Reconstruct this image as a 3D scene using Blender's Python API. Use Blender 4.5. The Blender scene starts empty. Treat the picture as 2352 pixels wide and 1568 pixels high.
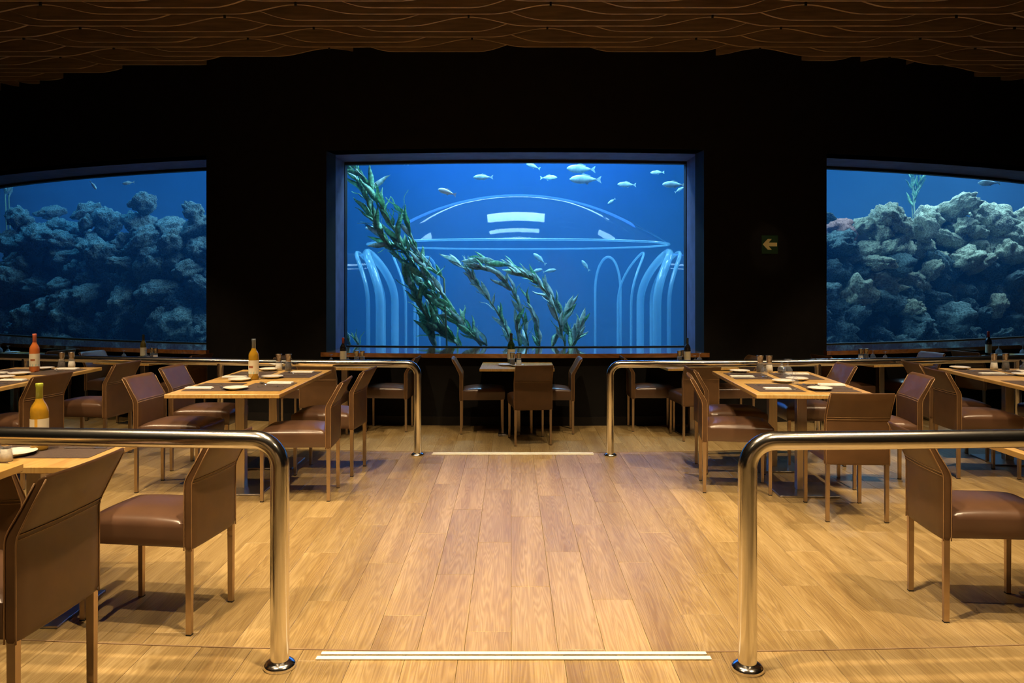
import bpy, bmesh, math, random
from mathutils import Vector, Matrix, noise
PI = math.pi
R_ = math.radians
rnd = random.Random(7)
sc = bpy.context.scene
COL = sc.collection

# ---------------------------------------------------------------- camera, light, exposure
CAMZ = 1.659                     # eye height above the lowest floor (window terrace = z 0)
cam = bpy.data.cameras.new('camera')
cam.sensor_width = 36.0
cam.lens = 28.0
cam.shift_x = 0.00085
cam.shift_y = -0.05485
cam.clip_end = 200
camo = bpy.data.objects.new('camera', cam)
camo.location = (0, 0, CAMZ)
camo.rotation_euler = (PI / 2, 0, 0)
COL.objects.link(camo)
sc.camera = camo

w = bpy.data.worlds.new('world')
sc.world = w
w.use_nodes = True
w.node_tree.nodes['Background'].inputs[0].default_value = (0.9, 0.62, 0.4, 1)
w.node_tree.nodes['Background'].inputs[1].default_value = 0.004

vs = sc.view_settings
vs.view_transform = 'Standard'
vs.look = 'None'
vs.gamma = 1.0
vs.use_curve_mapping = False
vs.exposure = 0.0
cy = sc.cycles
cy.use_denoising = True
cy.max_bounces = 4
cy.diffuse_bounces = 2
cy.glossy_bounces = 3
cy.transmission_bounces = 4
cy.transparent_max_bounces = 12
cy.volume_bounces = 0
cy.use_adaptive_sampling = True
cy.adaptive_threshold = 0.1
cy.adaptive_min_samples = 9
cy.sample_clamp_indirect = 3.0
cy.caustics_reflective = False
cy.caustics_refractive = False
cy.blur_glossy = 0.3

WARM = (1.0, 0.74, 0.44)
KW = 1.9


def spot(x, y, z, tx, ty, tz, e, deg=70, blend=0.55, rad=0.05, col=WARM):
    l = bpy.data.lights.new('ceiling_spot', 'SPOT')
    l.energy = e
    l.spot_size = R_(deg)
    l.spot_blend = blend
    l.shadow_soft_size = rad
    l.color = col
    o = bpy.data.objects.new('ceiling_spot', l)
    o.location = (x, y, z)
    o.rotation_euler = (Vector((tx, ty, tz)) - Vector((x, y, z))).to_track_quat('-Z', 'Y').to_euler()
    COL.objects.link(o)


SP = [  # the restaurant's warm ceiling spots and an added one, hung between the baffles out of the picture
    (-0.2, 2.4, 4.35, 0.0, 3.6, 0.1, 330), (0.9, 3.4, 4.35, 0.9, 4.4, 0.1, 230), (-1.0, 3.4, 4.35, -0.9, 4.4, 0.1, 230),
    (-2.6, 3.0, 4.35, -2.2, 4.2, 0.1, 260), (2.7, 3.0, 4.35, 2.3, 4.2, 0.1, 260),
    (-1.3, 5.4, 4.35, -1.9, 6.2, 0.4, 210), (-3.2, 5.2, 4.35, -2.9, 6.4, 0.4, 210),
    (1.3, 5.4, 4.35, 1.9, 6.2, 0.4, 210), (3.3, 5.2, 4.35, 3.0, 6.4, 0.4, 210),
    (-4.8, 5.6, 4.35, -4.2, 6.8, 0.4, 200), (4.8, 5.6, 4.35, 4.3, 6.8, 0.4, 200),
    (-1.9, 1.2, 4.35, -1.6, 2.4, 0.3, 220), (1.9, 1.2, 4.35, 1.5, 2.6, 0.3, 200),
    (0.1, 6.9, 4.35, 0.1, 8.3, 0.2, 165), (-2.1, 6.9, 4.35, -2.0, 8.4, 0.2, 150), (2.2, 6.9, 4.35, 2.1, 8.4, 0.2, 150),
    (-2.2, -3.0, 4.35, -2.2, -5.0, 0.8, 200), (2.2, -3.0, 4.35, 2.2, -5.0, 0.8, 200), (0.0, -1.2, 4.35, 0.0, -0.6, 0.3, 200),
    (3.1, 6.9, 4.35, 3.13, 9.62, 2.15, 26),  # extra unseen spot, added only to brighten the exit sign
    (-4.2, 7.1, 4.35, -4.3, 9.2, 0.2, 110), (4.3, 7.1, 4.35, 4.3, 9.1, 0.2, 110),
]
for s in SP:
    spot(*s[:6], s[6] * KW, (9 if s[5] > 2 else 46) if s[1] > 6.5 else 70)


def area(name, loc, tgt, sx, sy, e, col):
    l = bpy.data.lights.new(name, 'AREA')
    l.shape = 'RECTANGLE'
    l.size, l.size_y, l.energy, l.color = sx, sy, e, col
    o = bpy.data.objects.new(name, l)
    o.location = loc
    o.rotation_euler = (Vector(tgt) - Vector(loc)).to_track_quat('-Z', 'Y').to_euler()
    COL.objects.link(o)


# lamps over the water surface of the tank, some added only for their effect
TB = (0.03, 0.17, 1.0)
TC = (0.30, 0.66, 1.0)
area('tank_lamp', (0.06, 12.92, 5.9), (0.06, 12.92, 0), 1.80, 0.80, 260, TC)
area('tank_lamp', (0.0, 11.82, 5.9), (0.0, 11.82, 0), 1.65, 0.28, 90, TC)
area('tank_lamp', (0.2, 11.36, 5.9), (0.2, 11.36, 0), 3.6, 0.16, 190, TC)
area('tank_lamp', (0.3, 18.2, 5.7), (0.3, 18.2, 0), 8.0, 2.6, 350, TB)
area('tank_lamp', (0.2, 10.75, 5.7), (0.2, 11.15, 1.0), 4.4, 0.14, 190, TC)  # unseen strip added by the pane to brighten the kelp fronts
for sx_ in (-1, 1):  # unseen strips added for the bright lines along the tunnels
    area('tank_lamp', (3.75 * sx_, 12.92, 5.9), (3.75 * sx_, 12.92, 0), 1.8, 0.5, 90, TC)
    area('tank_lamp', (3.75 * sx_, 11.95, 5.9), (3.75 * sx_, 11.95, 0), 1.8, 0.2, 40, TC)
area('tank_lamp', (0.0, 16.75, 5.9), (0.0, 16.75, 0), 3.8, 0.30, 40, TC)  # unseen strip added so the dome reflects a white arc
for sx_ in (-1, 1):
    area('tank_lamp', (2.45 * sx_, 15.95, 5.9), (2.45 * sx_, 15.95, 0), 0.30, 2.0, 24, TC)  # added unseen side strips that carry the arc reflection round
    bpy.context.scene.collection.objects[-1].rotation_euler.z += 0.75 * sx_
area('tank_lamp', (-7.0, 14.3, 5.7), (-7.0, 14.1, 0), 6.0, 1.0, 230, (0.10, 0.50, 1.0))
area('tank_lamp', (8.4, 14.7, 5.7), (8.2, 14.4, 0), 5.0, 0.9, 430, (0.34, 0.66, 0.95))

# ---------------------------------------------------------------- layout constants
XC, YC = 0.28, 25.61             # centre of the round tank; walls, steps and rails are concentric
RW = 16.2                        # wall face
RG = RW - 0.93                   # acrylic panes
R_BC = 18.40                     # edge of the step down to the window terrace
R_AB = 22.64                     # edge of the upper step
ZA, ZB, ZC = 0.29, 0.145, 0.0
SILL, HEAD = 0.855, 3.28


def ring(r, x):
    return YC - math.sqrt(r * r - (x - XC) ** 2)


def pol(r, deg):
    return XC + r * math.sin(R_(deg)), YC - r * math.cos(R_(deg))


# ---------------------------------------------------------------- materials
def nmat(name):
    m = bpy.data.materials.new(name)
    m.use_nodes = True
    nt = m.node_tree
    b = nt.nodes['Principled BSDF']
    return m, nt, b


def N(nt, t, **kw):
    n = nt.nodes.new(t)
    for k, v in kw.items():
        if k.startswith('i_'):
            n.inputs[k[2:].replace('_', ' ')].default_value = v
        else:
            setattr(n, k, v)
    return n


def ramp(nt, stops):
    n = nt.nodes.new('ShaderNodeValToRGB')
    e = n.color_ramp.elements
    while len(e) < len(stops):
        e.new(0.5)
    for i, (p, c) in enumerate(stops):
        e[i].position = p
        e[i].color = (*c, 1)
    return n


def plain(name, col, rough=0.5, metal=0.0, var=0.12, scale=18, bump=0.0, coat=0.0, spec=0.5, trans=0.0, stretch=(1, 1, 1)):
    m, nt, b = nmat(name)
    tc = N(nt, 'ShaderNodeTexCoord')
    mp = N(nt, 'ShaderNodeMapping')
    mp.inputs['Scale'].default_value = stretch
    nz = N(nt, 'ShaderNodeTexNoise', i_Scale=scale, i_Detail=4.0)
    nt.links.new(tc.outputs['Object'], mp.inputs['Vector'])
    nt.links.new(mp.outputs[0], nz.inputs['Vector'])
    rp = ramp(nt, [(0.3, tuple(c * (1 - var) for c in col)), (0.7, tuple(min(1, c * (1 + var)) for c in col))])
    nt.links.new(nz.outputs['Fac'], rp.inputs[0])
    nt.links.new(rp.outputs[0], b.inputs['Base Color'])
    b.inputs['Roughness'].default_value = rough
    b.inputs['Metallic'].default_value = metal
    b.inputs['Specular IOR Level'].default_value = spec
    b.inputs['Coat Weight'].default_value = coat
    b.inputs['Transmission Weight'].default_value = trans
    if bump:
        bp = N(nt, 'ShaderNodeBump', i_Strength=bump, i_Distance=0.01)
        nt.links.new(nz.outputs['Fac'], bp.inputs['Height'])
        nt.links.new(bp.outputs[0], b.inputs['Normal'])
    return m


def wood(name, dark, mid, pale, xs=24.0, ys=1.1, rough=0.34, per_object=0.22, bump=0.15):
    m, nt, b = nmat(name)
    tc = N(nt, 'ShaderNodeTexCoord')
    oi = N(nt, 'ShaderNodeObjectInfo')
    mul = N(nt, 'ShaderNodeVectorMath', operation='SCALE')
    cmb = N(nt, 'ShaderNodeCombineXYZ')
    for i in range(3):
        nt.links.new(oi.outputs['Random'], cmb.inputs[i])
    nt.links.new(cmb.outputs[0], mul.inputs[0])
    mul.inputs['Scale'].default_value = 57.0
    add = N(nt, 'ShaderNodeVectorMath', operation='ADD')
    nt.links.new(tc.outputs['Object'], add.inputs[0])
    nt.links.new(mul.outputs[0], add.inputs[1])
    mp = N(nt, 'ShaderNodeMapping')
    mp.inputs['Scale'].default_value = (xs, ys, 4)
    nt.links.new(add.outputs[0], mp.inputs['Vector'])
    # broad cathedral figure: distorted bands; fine pores: stretched noise
    n1 = N(nt, 'ShaderNodeTexNoise', i_Scale=0.55, i_Detail=2.0, i_Roughness=0.5)
    nt.links.new(mp.outputs[0], n1.inputs['Vector'])
    m1 = N(nt, 'ShaderNodeMath', operation='MULTIPLY')
    m1.inputs[1].default_value = 20.0
    nt.links.new(n1.outputs['Fac'], m1.inputs[0])
    fr = N(nt, 'ShaderNodeMath', operation='FRACT')
    nt.links.new(m1.outputs[0], fr.inputs[0])
    pg = N(nt, 'ShaderNodeMath', operation='PINGPONG')
    pg.inputs[1].default_value = 0.5
    nt.links.new(m1.outputs[0], pg.inputs[0])
    mp2 = N(nt, 'ShaderNodeMapping')
    mp2.inputs['Scale'].default_value = (xs * 9, ys * 3, 4)
    nt.links.new(add.outputs[0], mp2.inputs['Vector'])
    n2 = N(nt, 'ShaderNodeTexNoise', i_Scale=1.0, i_Detail=5.0, i_Roughness=0.65)
    nt.links.new(mp2.outputs[0], n2.inputs['Vector'])
    n3 = N(nt, 'ShaderNodeTexNoise', i_Scale=0.35, i_Detail=1.0)
    nt.links.new(mp.outputs[0], n3.inputs['Vector'])
    s1 = N(nt, 'ShaderNodeMath', operation='MULTIPLY_ADD')
    s1.inputs[1].default_value = 0.45
    nt.links.new(pg.outputs[0], s1.inputs[0])
    s2 = N(nt, 'ShaderNodeMath', operation='MULTIPLY')
    s2.inputs[1].default_value = 0.42
    nt.links.new(n2.outputs['Fac'], s2.inputs[0])
    nt.links.new(s2.outputs[0], s1.inputs[2])
    s3 = N(nt, 'ShaderNodeMath', operation='MULTIPLY_ADD')
    s3.inputs[1].default_value = 0.55
    nt.links.new(n3.outputs['Fac'], s3.inputs[0])
    nt.links.new(s1.outputs[0], s3.inputs[2])
    rp = ramp(nt, [(0.38, dark), (0.60, mid), (0.82, pale)])
    nt.links.new(s3.outputs[0], rp.inputs[0])
    mr = N(nt, 'ShaderNodeMapRange')
    mr.inputs['To Min'].default_value = 1 - per_object
    mr.inputs['To Max'].default_value = 1 + per_object * 0.7
    nt.links.new(oi.outputs['Random'], mr.inputs['Value'])
    vm = N(nt, 'ShaderNodeVectorMath', operation='SCALE')
    nt.links.new(rp.outputs[0], vm.inputs[0])
    nt.links.new(mr.outputs[0], vm.inputs['Scale'])
    nt.links.new(vm.outputs[0], b.inputs['Base Color'])
    b.inputs['Roughness'].default_value = rough
    if bump:
        bp = N(nt, 'ShaderNodeBump', i_Strength=bump, i_Distance=0.004)
        nt.links.new(s1.outputs[0], bp.inputs['Height'])
        nt.links.new(bp.outputs[0], b.inputs['Normal'])
    return m


def clear(name, tint=(1, 1, 1), refl=0.9, rough=0.02, haze=0.0, hcol=(0.6, 0.8, 1), edge=1.35):
    """thin clear sheet: straight-through light plus Fresnel reflection"""
    m, nt, b = nmat(name)
    nt.nodes.remove(b)
    out = nt.nodes['Material Output']
    tr = N(nt, 'ShaderNodeBsdfTransparent')
    tr.inputs[0].default_value = (*tint, 1)
    gl = N(nt, 'ShaderNodeBsdfGlossy')
    gl.inputs['Color'].default_value = (refl, refl, refl, 1)
    gl.inputs['Roughness'].default_value = rough
    fr = N(nt, 'ShaderNodeFresnel')
    geo = N(nt, 'ShaderNodeNewGeometry')          # the same reflectance from either face of the sheet
    mrn = N(nt, 'ShaderNodeMapRange')
    mrn.inputs['To Min'].default_value = edge
    mrn.inputs['To Max'].default_value = 1.0 / edge
    nt.links.new(geo.outputs['Backfacing'], mrn.inputs['Value'])
    nt.links.new(mrn.outputs[0], fr.inputs['IOR'])
    mx = N(nt, 'ShaderNodeMixShader')
    nt.links.new(fr.outputs[0], mx.inputs[0])
    last = tr.outputs[0]
    if haze:
        df = N(nt, 'ShaderNodeBsdfTranslucent')
        df.inputs[0].default_value = (*hcol, 1)
        d2 = N(nt, 'ShaderNodeBsdfDiffuse')
        d2.inputs[0].default_value = (*hcol, 1)
        md = N(nt, 'ShaderNodeMixShader')
        md.inputs[0].default_value = 0.5
        nt.links.new(df.outputs[0], md.inputs[1])
        nt.links.new(d2.outputs[0], md.inputs[2])
        m2 = N(nt, 'ShaderNodeMixShader')
        m2.inputs[0].default_value = haze
        nt.links.new(last, m2.inputs[1])
        nt.links.new(md.outputs[0], m2.inputs[2])
        last = m2.outputs[0]
    nt.links.new(last, mx.inputs[1])
    nt.links.new(gl.outputs[0], mx.inputs[2])
    nt.links.new(mx.outputs[0], out.inputs['Surface'])
    return m


M = {}
M['plank'] = wood('oak_plank', (0.220, 0.139, 0.052), (0.315, 0.215, 0.086), (0.43, 0.31, 0.145), rough=0.36, per_object=0.12)
M['tabletop'] = wood('oak_tabletop', (0.42, 0.24, 0.065), (0.53, 0.32, 0.095), (0.62, 0.40, 0.15), xs=10, ys=1.0, rough=0.3, per_object=0.06, bump=0.05)
M['ledge'] = wood('stained_ledge', (0.20, 0.075, 0.02), (0.30, 0.12, 0.035), (0.36, 0.16, 0.05), xs=1.2, ys=14, rough=0.09, per_object=0.05, bump=0.0)
M['ledge'].node_tree.nodes['Principled BSDF'].inputs['Coat Weight'].default_value = 1.0
M['grout'] = plain('subfloor', (0.26, 0.17, 0.09), 0.8)
M['plaster'] = plain('warm_plaster', (0.42, 0.30, 0.18), 0.8)
M['riser'] = plain('riser', (0.16, 0.09, 0.05), 0.6)
M['strip'] = plain('cream_strip', (0.85, 0.80, 0.70), 0.55, var=0.05)
M['trim'] = plain('edge_trim', (0.26, 0.17, 0.10), 0.4)
M['wall'] = plain('black_wall', (0.0065, 0.0058, 0.0055), 0.75, var=0.25, scale=9, spec=0.2)
M['base'] = plain('black_skirting', (0.011, 0.0095, 0.009), 0.5, var=0.2, spec=0.3)
M['reveal'] = plain('navy_reveal', (0.09, 0.09, 0.19), 0.7, var=0.2, scale=6)
M['gasket'] = plain('black_gasket', (0.008, 0.008, 0.012), 0.6)
M['deck'] = plain('black_ceiling', (0.006, 0.005, 0.005), 0.9)
M['baffle'] = plain('brown_baffle', (0.22, 0.145, 0.095), 0.65, var=0.25, scale=5, stretch=(0.6, 6, 6))
M['baffle_edge'] = plain('pale_baffle_edge', (0.50, 0.34, 0.22), 0.7, var=0.2, scale=8)  # lighter colour for the bottom faces of the baffles
M['hanger'] = plain('black_hanger', (0.01, 0.01, 0.01), 0.6)
M['leather'] = plain('brown_leather', (0.100, 0.049, 0.019), 0.46, var=0.16, scale=9, bump=0.06, spec=0.45)
M['seat'] = plain('brown_seat_leather', (0.095, 0.048, 0.027), 0.30, var=0.14, scale=6, bump=0.10, spec=0.7)
M['piping'] = plain('tan_piping', (0.25, 0.14, 0.06), 0.5)
M['stitch'] = plain('tan_thread', (0.38, 0.23, 0.10), 0.7)
M['leg'] = plain('bronzed_steel', (0.50, 0.38, 0.26), 0.36, metal=1.0, var=0.05)
M['foot'] = plain('black_glide', (0.012, 0.012, 0.012), 0.6)
M['chrome'] = plain('polished_steel', (0.86, 0.83, 0.78), 0.17, metal=1.0, var=0.02)
M['pole'] = plain('brushed_steel', (0.60, 0.50, 0.38), 0.33, metal=1.0, var=0.06, stretch=(1, 1, 0.05), scale=60)
M['plate_steel'] = plain('satin_base', (0.45, 0.43, 0.42), 0.3, metal=1.0, var=0.06)
M['mat'] = plain('woven_mat', (0.075, 0.048, 0.036), 0.7, var=0.3, scale=160)
M['china'] = plain('white_china', (0.80, 0.76, 0.70), 0.2, var=0.02)
M['napkin'] = plain('white_linen', (0.82, 0.78, 0.72), 0.85, var=0.04, scale=40)
M['cutlery'] = plain('cutlery_steel', (0.82, 0.79, 0.75), 0.30, metal=1.0, var=0.02)
M['glass'] = clear('clear_glass', (0.93, 0.95, 0.97), 1.0, 0.06, haze=0.12, hcol=(0.8, 0.85, 0.95), edge=1.5)
M['salt'] = plain('salt', (0.75, 0.66, 0.52), 0.8, scale=90)
M['pepper'] = plain('peppercorn', (0.055, 0.035, 0.02), 0.7, var=0.5, scale=120)
M['cap'] = plain('shaker_cap', (0.62, 0.52, 0.40), 0.25, metal=1.0)
M['gold_wine'] = plain('gold_wine', (0.72, 0.40, 0.03), 0.04, var=0.05, trans=0.55, coat=0.5)
M['rose_wine'] = plain('rose_wine', (0.72, 0.20, 0.05), 0.07, var=0.05, trans=0.35, coat=0.5)
M['dark_wine'] = plain('dark_bottle', (0.015, 0.012, 0.012), 0.07, var=0.05, coat=0.5)
M['green_wine'] = plain('green_bottle', (0.02, 0.05, 0.02), 0.07, var=0.05, coat=0.5, trans=0.2)
M['olive_wine'] = plain('olive_bottle', (0.16, 0.13, 0.03), 0.07, var=0.05, coat=0.5, trans=0.3)
M['cap_pink'] = plain('pink_capsule', (0.60, 0.16, 0.10), 0.4)
M['cap_green'] = plain('lime_capsule', (0.36, 0.42, 0.04), 0.4)
M['cap_grey'] = plain('slate_capsule', (0.13, 0.15, 0.17), 0.35)
M['cap_red'] = plain('red_capsule', (0.35, 0.04, 0.03), 0.35)
M['cap_black'] = plain('black_capsule', (0.015, 0.02, 0.015), 0.35)
M['paper'] = plain('cream_label', (0.62, 0.55, 0.40), 0.7, var=0.05)
M['ink_brown'] = plain('brown_ink', (0.28, 0.09, 0.03), 0.7)
M['ink_teal'] = plain('teal_ink', (0.16, 0.38, 0.36), 0.7)
M['ink_gold'] = plain('gold_ink', (0.62, 0.33, 0.03), 0.5)
M['sign'] = plain('green_sign', (0.012, 0.05, 0.022), 0.5, var=0.1)
M['arrow'] = plain('pale_arrow', (0.85, 0.72, 0.36), 0.5, var=0.03)
M['acrylic_pane'] = clear('acrylic_pane', (0.98, 0.99, 1.0), 0.5, 0.015, edge=1.33)
M['acrylic'] = clear('acrylic_dome', (0.93, 0.97, 1.0), 1.0, 0.05, haze=0.010, hcol=(0.5, 0.8, 1.0), edge=1.22)
M['acrylic_rim'] = clear('acrylic_rim', (0.75, 0.9, 1.0), 1.0, 0.1, haze=0.45, hcol=(0.45, 0.85, 1.0), edge=1.4)
M['tankwall'] = plain('blue_tank_wall', (0.03, 0.10, 0.21), 0.9, var=0.1, scale=1.5)
M['tankfloor'] = plain('tank_sand', (0.25, 0.3, 0.35), 0.9)
M['rock'] = plain('reef_rock', (0.13, 0.20, 0.20), 0.95, var=0.75, scale=11, bump=0.9, spec=0.1)
M['rock_lit'] = plain('lit_reef_rock', (0.46, 0.50, 0.36), 0.95, var=0.6, scale=11, bump=0.9, spec=0.1)  # lighter copy of the rock colour, painting in light on the upper stones
M['rock_pink'] = plain('pink_coral_rock', (0.62, 0.34, 0.30), 0.95, var=0.4, scale=14, bump=0.9, spec=0.1)
for k_ in ('rock', 'rock_lit', 'rock_pink'):
    for n_ in M[k_].node_tree.nodes:
        if n_.type == 'BUMP':
            n_.inputs['Distance'].default_value = 0.035
M['rock_mass'] = plain('reef_core', (0.05, 0.055, 0.06), 0.95)
M['kelp'] = plain('kelp_leaf', (0.32, 0.72, 0.42), 0.45, var=0.6, scale=9)
M['kelp_pale'] = plain('pale_kelp_leaf', (0.60, 0.95, 0.80), 0.4, var=0.4, scale=9)
M['kelp_stem'] = plain('kelp_stem', (0.30, 0.42, 0.26), 0.5)
for k_ in ('kelp', 'kelp_pale'):
    nt_ = M[k_].node_tree
    pb = nt_.nodes['Principled BSDF']
    tl = N(nt_, 'ShaderNodeBsdfTranslucent')
    nt_.links.new(pb.inputs['Base Color'].links[0].from_socket, tl.inputs[0])
    mxs = N(nt_, 'ShaderNodeMixShader')
    mxs.inputs[0].default_value = 0.45
    nt_.links.new(pb.outputs[0], mxs.inputs[1])
    nt_.links.new(tl.outputs[0], mxs.inputs[2])
    nt_.links.new(mxs.outputs[0], nt_.nodes['Material Output'].inputs['Surface'])
M['fish'] = plain('silver_fish', (0.45, 0.75, 0.85), 0.4, var=0.3, scale=7)
M['fish_pale'] = plain('pale_fish', (0.75, 0.85, 0.90), 0.4, var=0.1, scale=7)

mw, nt, b = nmat('tank_water')
nt.nodes.remove(b)
vsn = N(nt, 'ShaderNodeVolumeScatter')
vsn.inputs['Color'].default_value = (0.05, 0.38, 1.0, 1)
vsn.inputs['Density'].default_value = 0.048
vsn.inputs['Anisotropy'].default_value = 0.0
nt.links.new(vsn.outputs[0], nt.nodes['Material Output'].inputs['Volume'])
M['water'] = mw


# ---------------------------------------------------------------- mesh helpers
def me_from(name, verts, faces, smooth=False):
    me = bpy.data.meshes.new(name)
    me.from_pydata([tuple(v) for v in verts], [], faces)
    bm = bmesh.new()
    bm.from_mesh(me)
    bmesh.ops.recalc_face_normals(bm, faces=bm.faces)
    bm.to_mesh(me)
    bm.free()
    if smooth:
        me.polygons.foreach_set('use_smooth', [True] * len(me.polygons))
    return me


class MB:
    def __init__(s):
        s.v, s.f = [], []

    def add(s, vs_, fs):
        k = len(s.v)
        s.v += [tuple(v) for v in vs_]
        s.f += [tuple(i + k for i in f) for f in fs]
        return s

    def box(s, c, d, rz=0.0, taper=1.0):
        hx, hy, hz = d[0] / 2, d[1] / 2, d[2] / 2
        out = []
        for sz in (-1, 1):
            t = taper if sz < 0 else 1.0
            for sx, sy in ((-1, -1), (1, -1), (1, 1), (-1, 1)):
                x, y = sx * hx * t, sy * hy * t
                out.append((c[0] + x * math.cos(rz) - y * math.sin(rz), c[1] + x * math.sin(rz) + y * math.cos(rz), c[2] + sz * hz))
        return s.add(out, [(3, 2, 1, 0), (4, 5, 6, 7), (0, 1, 5, 4), (1, 2, 6, 5), (2, 3, 7, 6), (3, 0, 4, 7)])

    def lathe(s, prof, n=20, c=(0, 0, 0)):
        vs_, fs = [], []
        for r, z in prof:
            for i in range(n):
                a = 2 * PI * i / n
                vs_.append((c[0] + r * math.cos(a), c[1] + r * math.sin(a), c[2] + z))
        for j in range(len(prof) - 1):
            for i in range(n):
                k = (i + 1) % n
                fs.append((j * n + i, j * n + k, (j + 1) * n + k, (j + 1) * n + i))
        if prof[0][0] > 1e-5:
            fs.append(tuple(range(n))[::-1])
        if prof[-1][0] > 1e-5:
            fs.append(tuple((len(prof) - 1) * n + i for i in range(n)))
        return s.add(vs_, fs)

    def tube(s, pts, r, n=12, cap=True, radii=None):
        pts = [Vector(p) for p in pts]
        vs_, fs = [], []
        up = None
        for i, p in enumerate(pts):
            t = (pts[min(i + 1, len(pts) - 1)] - pts[max(i - 1, 0)]).normalized()
            if up is None:
                a = Vector((0, 0, 1)) if abs(t.z) < 0.9 else Vector((0, 1, 0))
                up = (a - a.dot(t) * t).normalized()
            else:
                up = (up - up.dot(t) * t).normalized()
            sd = t.cross(up)
            rr = radii[i] if radii else r
            for j in range(n):
                an = 2 * PI * j / n
                vs_.append(p + rr * (math.cos(an) * up + math.sin(an) * sd))
        for i in range(len(pts) - 1):
            for j in range(n):
                k = (j + 1) % n
                fs.append((i * n + j, i * n + k, (i + 1) * n + k, (i + 1) * n + j))
        if cap:
            fs.append(tuple(range(n))[::-1])
            fs.append(tuple((len(pts) - 1) * n + j for j in range(n)))
        return s.add(vs_, fs)

    def prism(s, poly, y0, y1):
        """polygon in x-z extruded along y"""
        n = len(poly)
        vs_ = [(x, y0, z) for x, z in poly] + [(x, y1, z) for x, z in poly]
        fs = [tuple(range(n)), tuple(range(2 * n - 1, n - 1, -1))] + [(i, (i + 1) % n, n + (i + 1) % n, n + i) for i in range(n)]
        return s.add(vs_, fs)

    def sector(s, r0, r1, a0, a1, z0, z1, n=40):
        """ring sector (radii from the tank centre), angles in degrees"""
        vs_, fs = [], []
        for i in range(n + 1):
            a = a0 + (a1 - a0) * i / n
            for r in (r0, r1):
                x, y = pol(r, a)
                vs_ += [(x, y, z0), (x, y, z1)]
        for i in range(n):
            b0, b1 = i * 4, i * 4 + 4
            fs += [(b0, b1, b1 + 1, b0 + 1), (b0 + 2, b0 + 3, b1 + 3, b1 + 2), (b0 + 1, b1 + 1, b1 + 3, b0 + 3), (b0, b0 + 2, b1 + 2, b1)]
        e = n * 4
        fs += [(0, 1, 3, 2), (e, e + 2, e + 3, e + 1)]
        return s.add(vs_, fs)

    def mesh(s, name, smooth=False):
        return me_from(name, s.v, s.f, smooth)


def bev(me, w=0.004, seg=2, ang=0.6):
    bm = bmesh.new()
    bm.from_mesh(me)
    ed = [e for e in bm.edges if len(e.link_faces) == 2 and e.calc_face_angle(0) > ang]
    bmesh.ops.bevel(bm, geom=ed, offset=w, segments=seg, affect='EDGES', profile=0.5)
    bm.to_mesh(me)
    bm.free()
    return me


def autosmooth(me, ang=0.7):
    me.polygons.foreach_set('use_smooth', [True] * len(me.polygons))
    bm = bmesh.new()
    bm.from_mesh(me)
    for e in bm.edges:
        if len(e.link_faces) == 2 and e.calc_face_angle(0) > ang:
            e.smooth = False
    bm.to_mesh(me)
    bm.free()
    return me


def obj(name, me, mat=None, parent=None, loc=(0, 0, 0), rot=(0, 0, 0)):
    o = bpy.data.objects.new(name, me)
    if me is not None and mat is not None:
        mt = M[mat]
        if len(me.materials) == 0:
            me.materials.append(mt)
        elif me.materials[0] is not mt:
            o.material_slots[0].link = 'OBJECT'
            o.material_slots[0].material = mt
    o.location = loc
    o.rotation_euler = rot
    if parent is not None:
        o.parent = parent
    COL.objects.link(o)
    return o


def tag(o, label=None, cat=None, group=None, kind=None):
    if label:
        o['label'] = label
    if cat:
        o['category'] = cat
    if group:
        o['group'] = group
    if kind:
        o['kind'] = kind
    return o


def thing(name, label, cat, loc, rz=0.0, group=None):
    return tag(obj(name, None, None, None, loc, (0, 0, rz)), label, cat, group)


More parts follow.
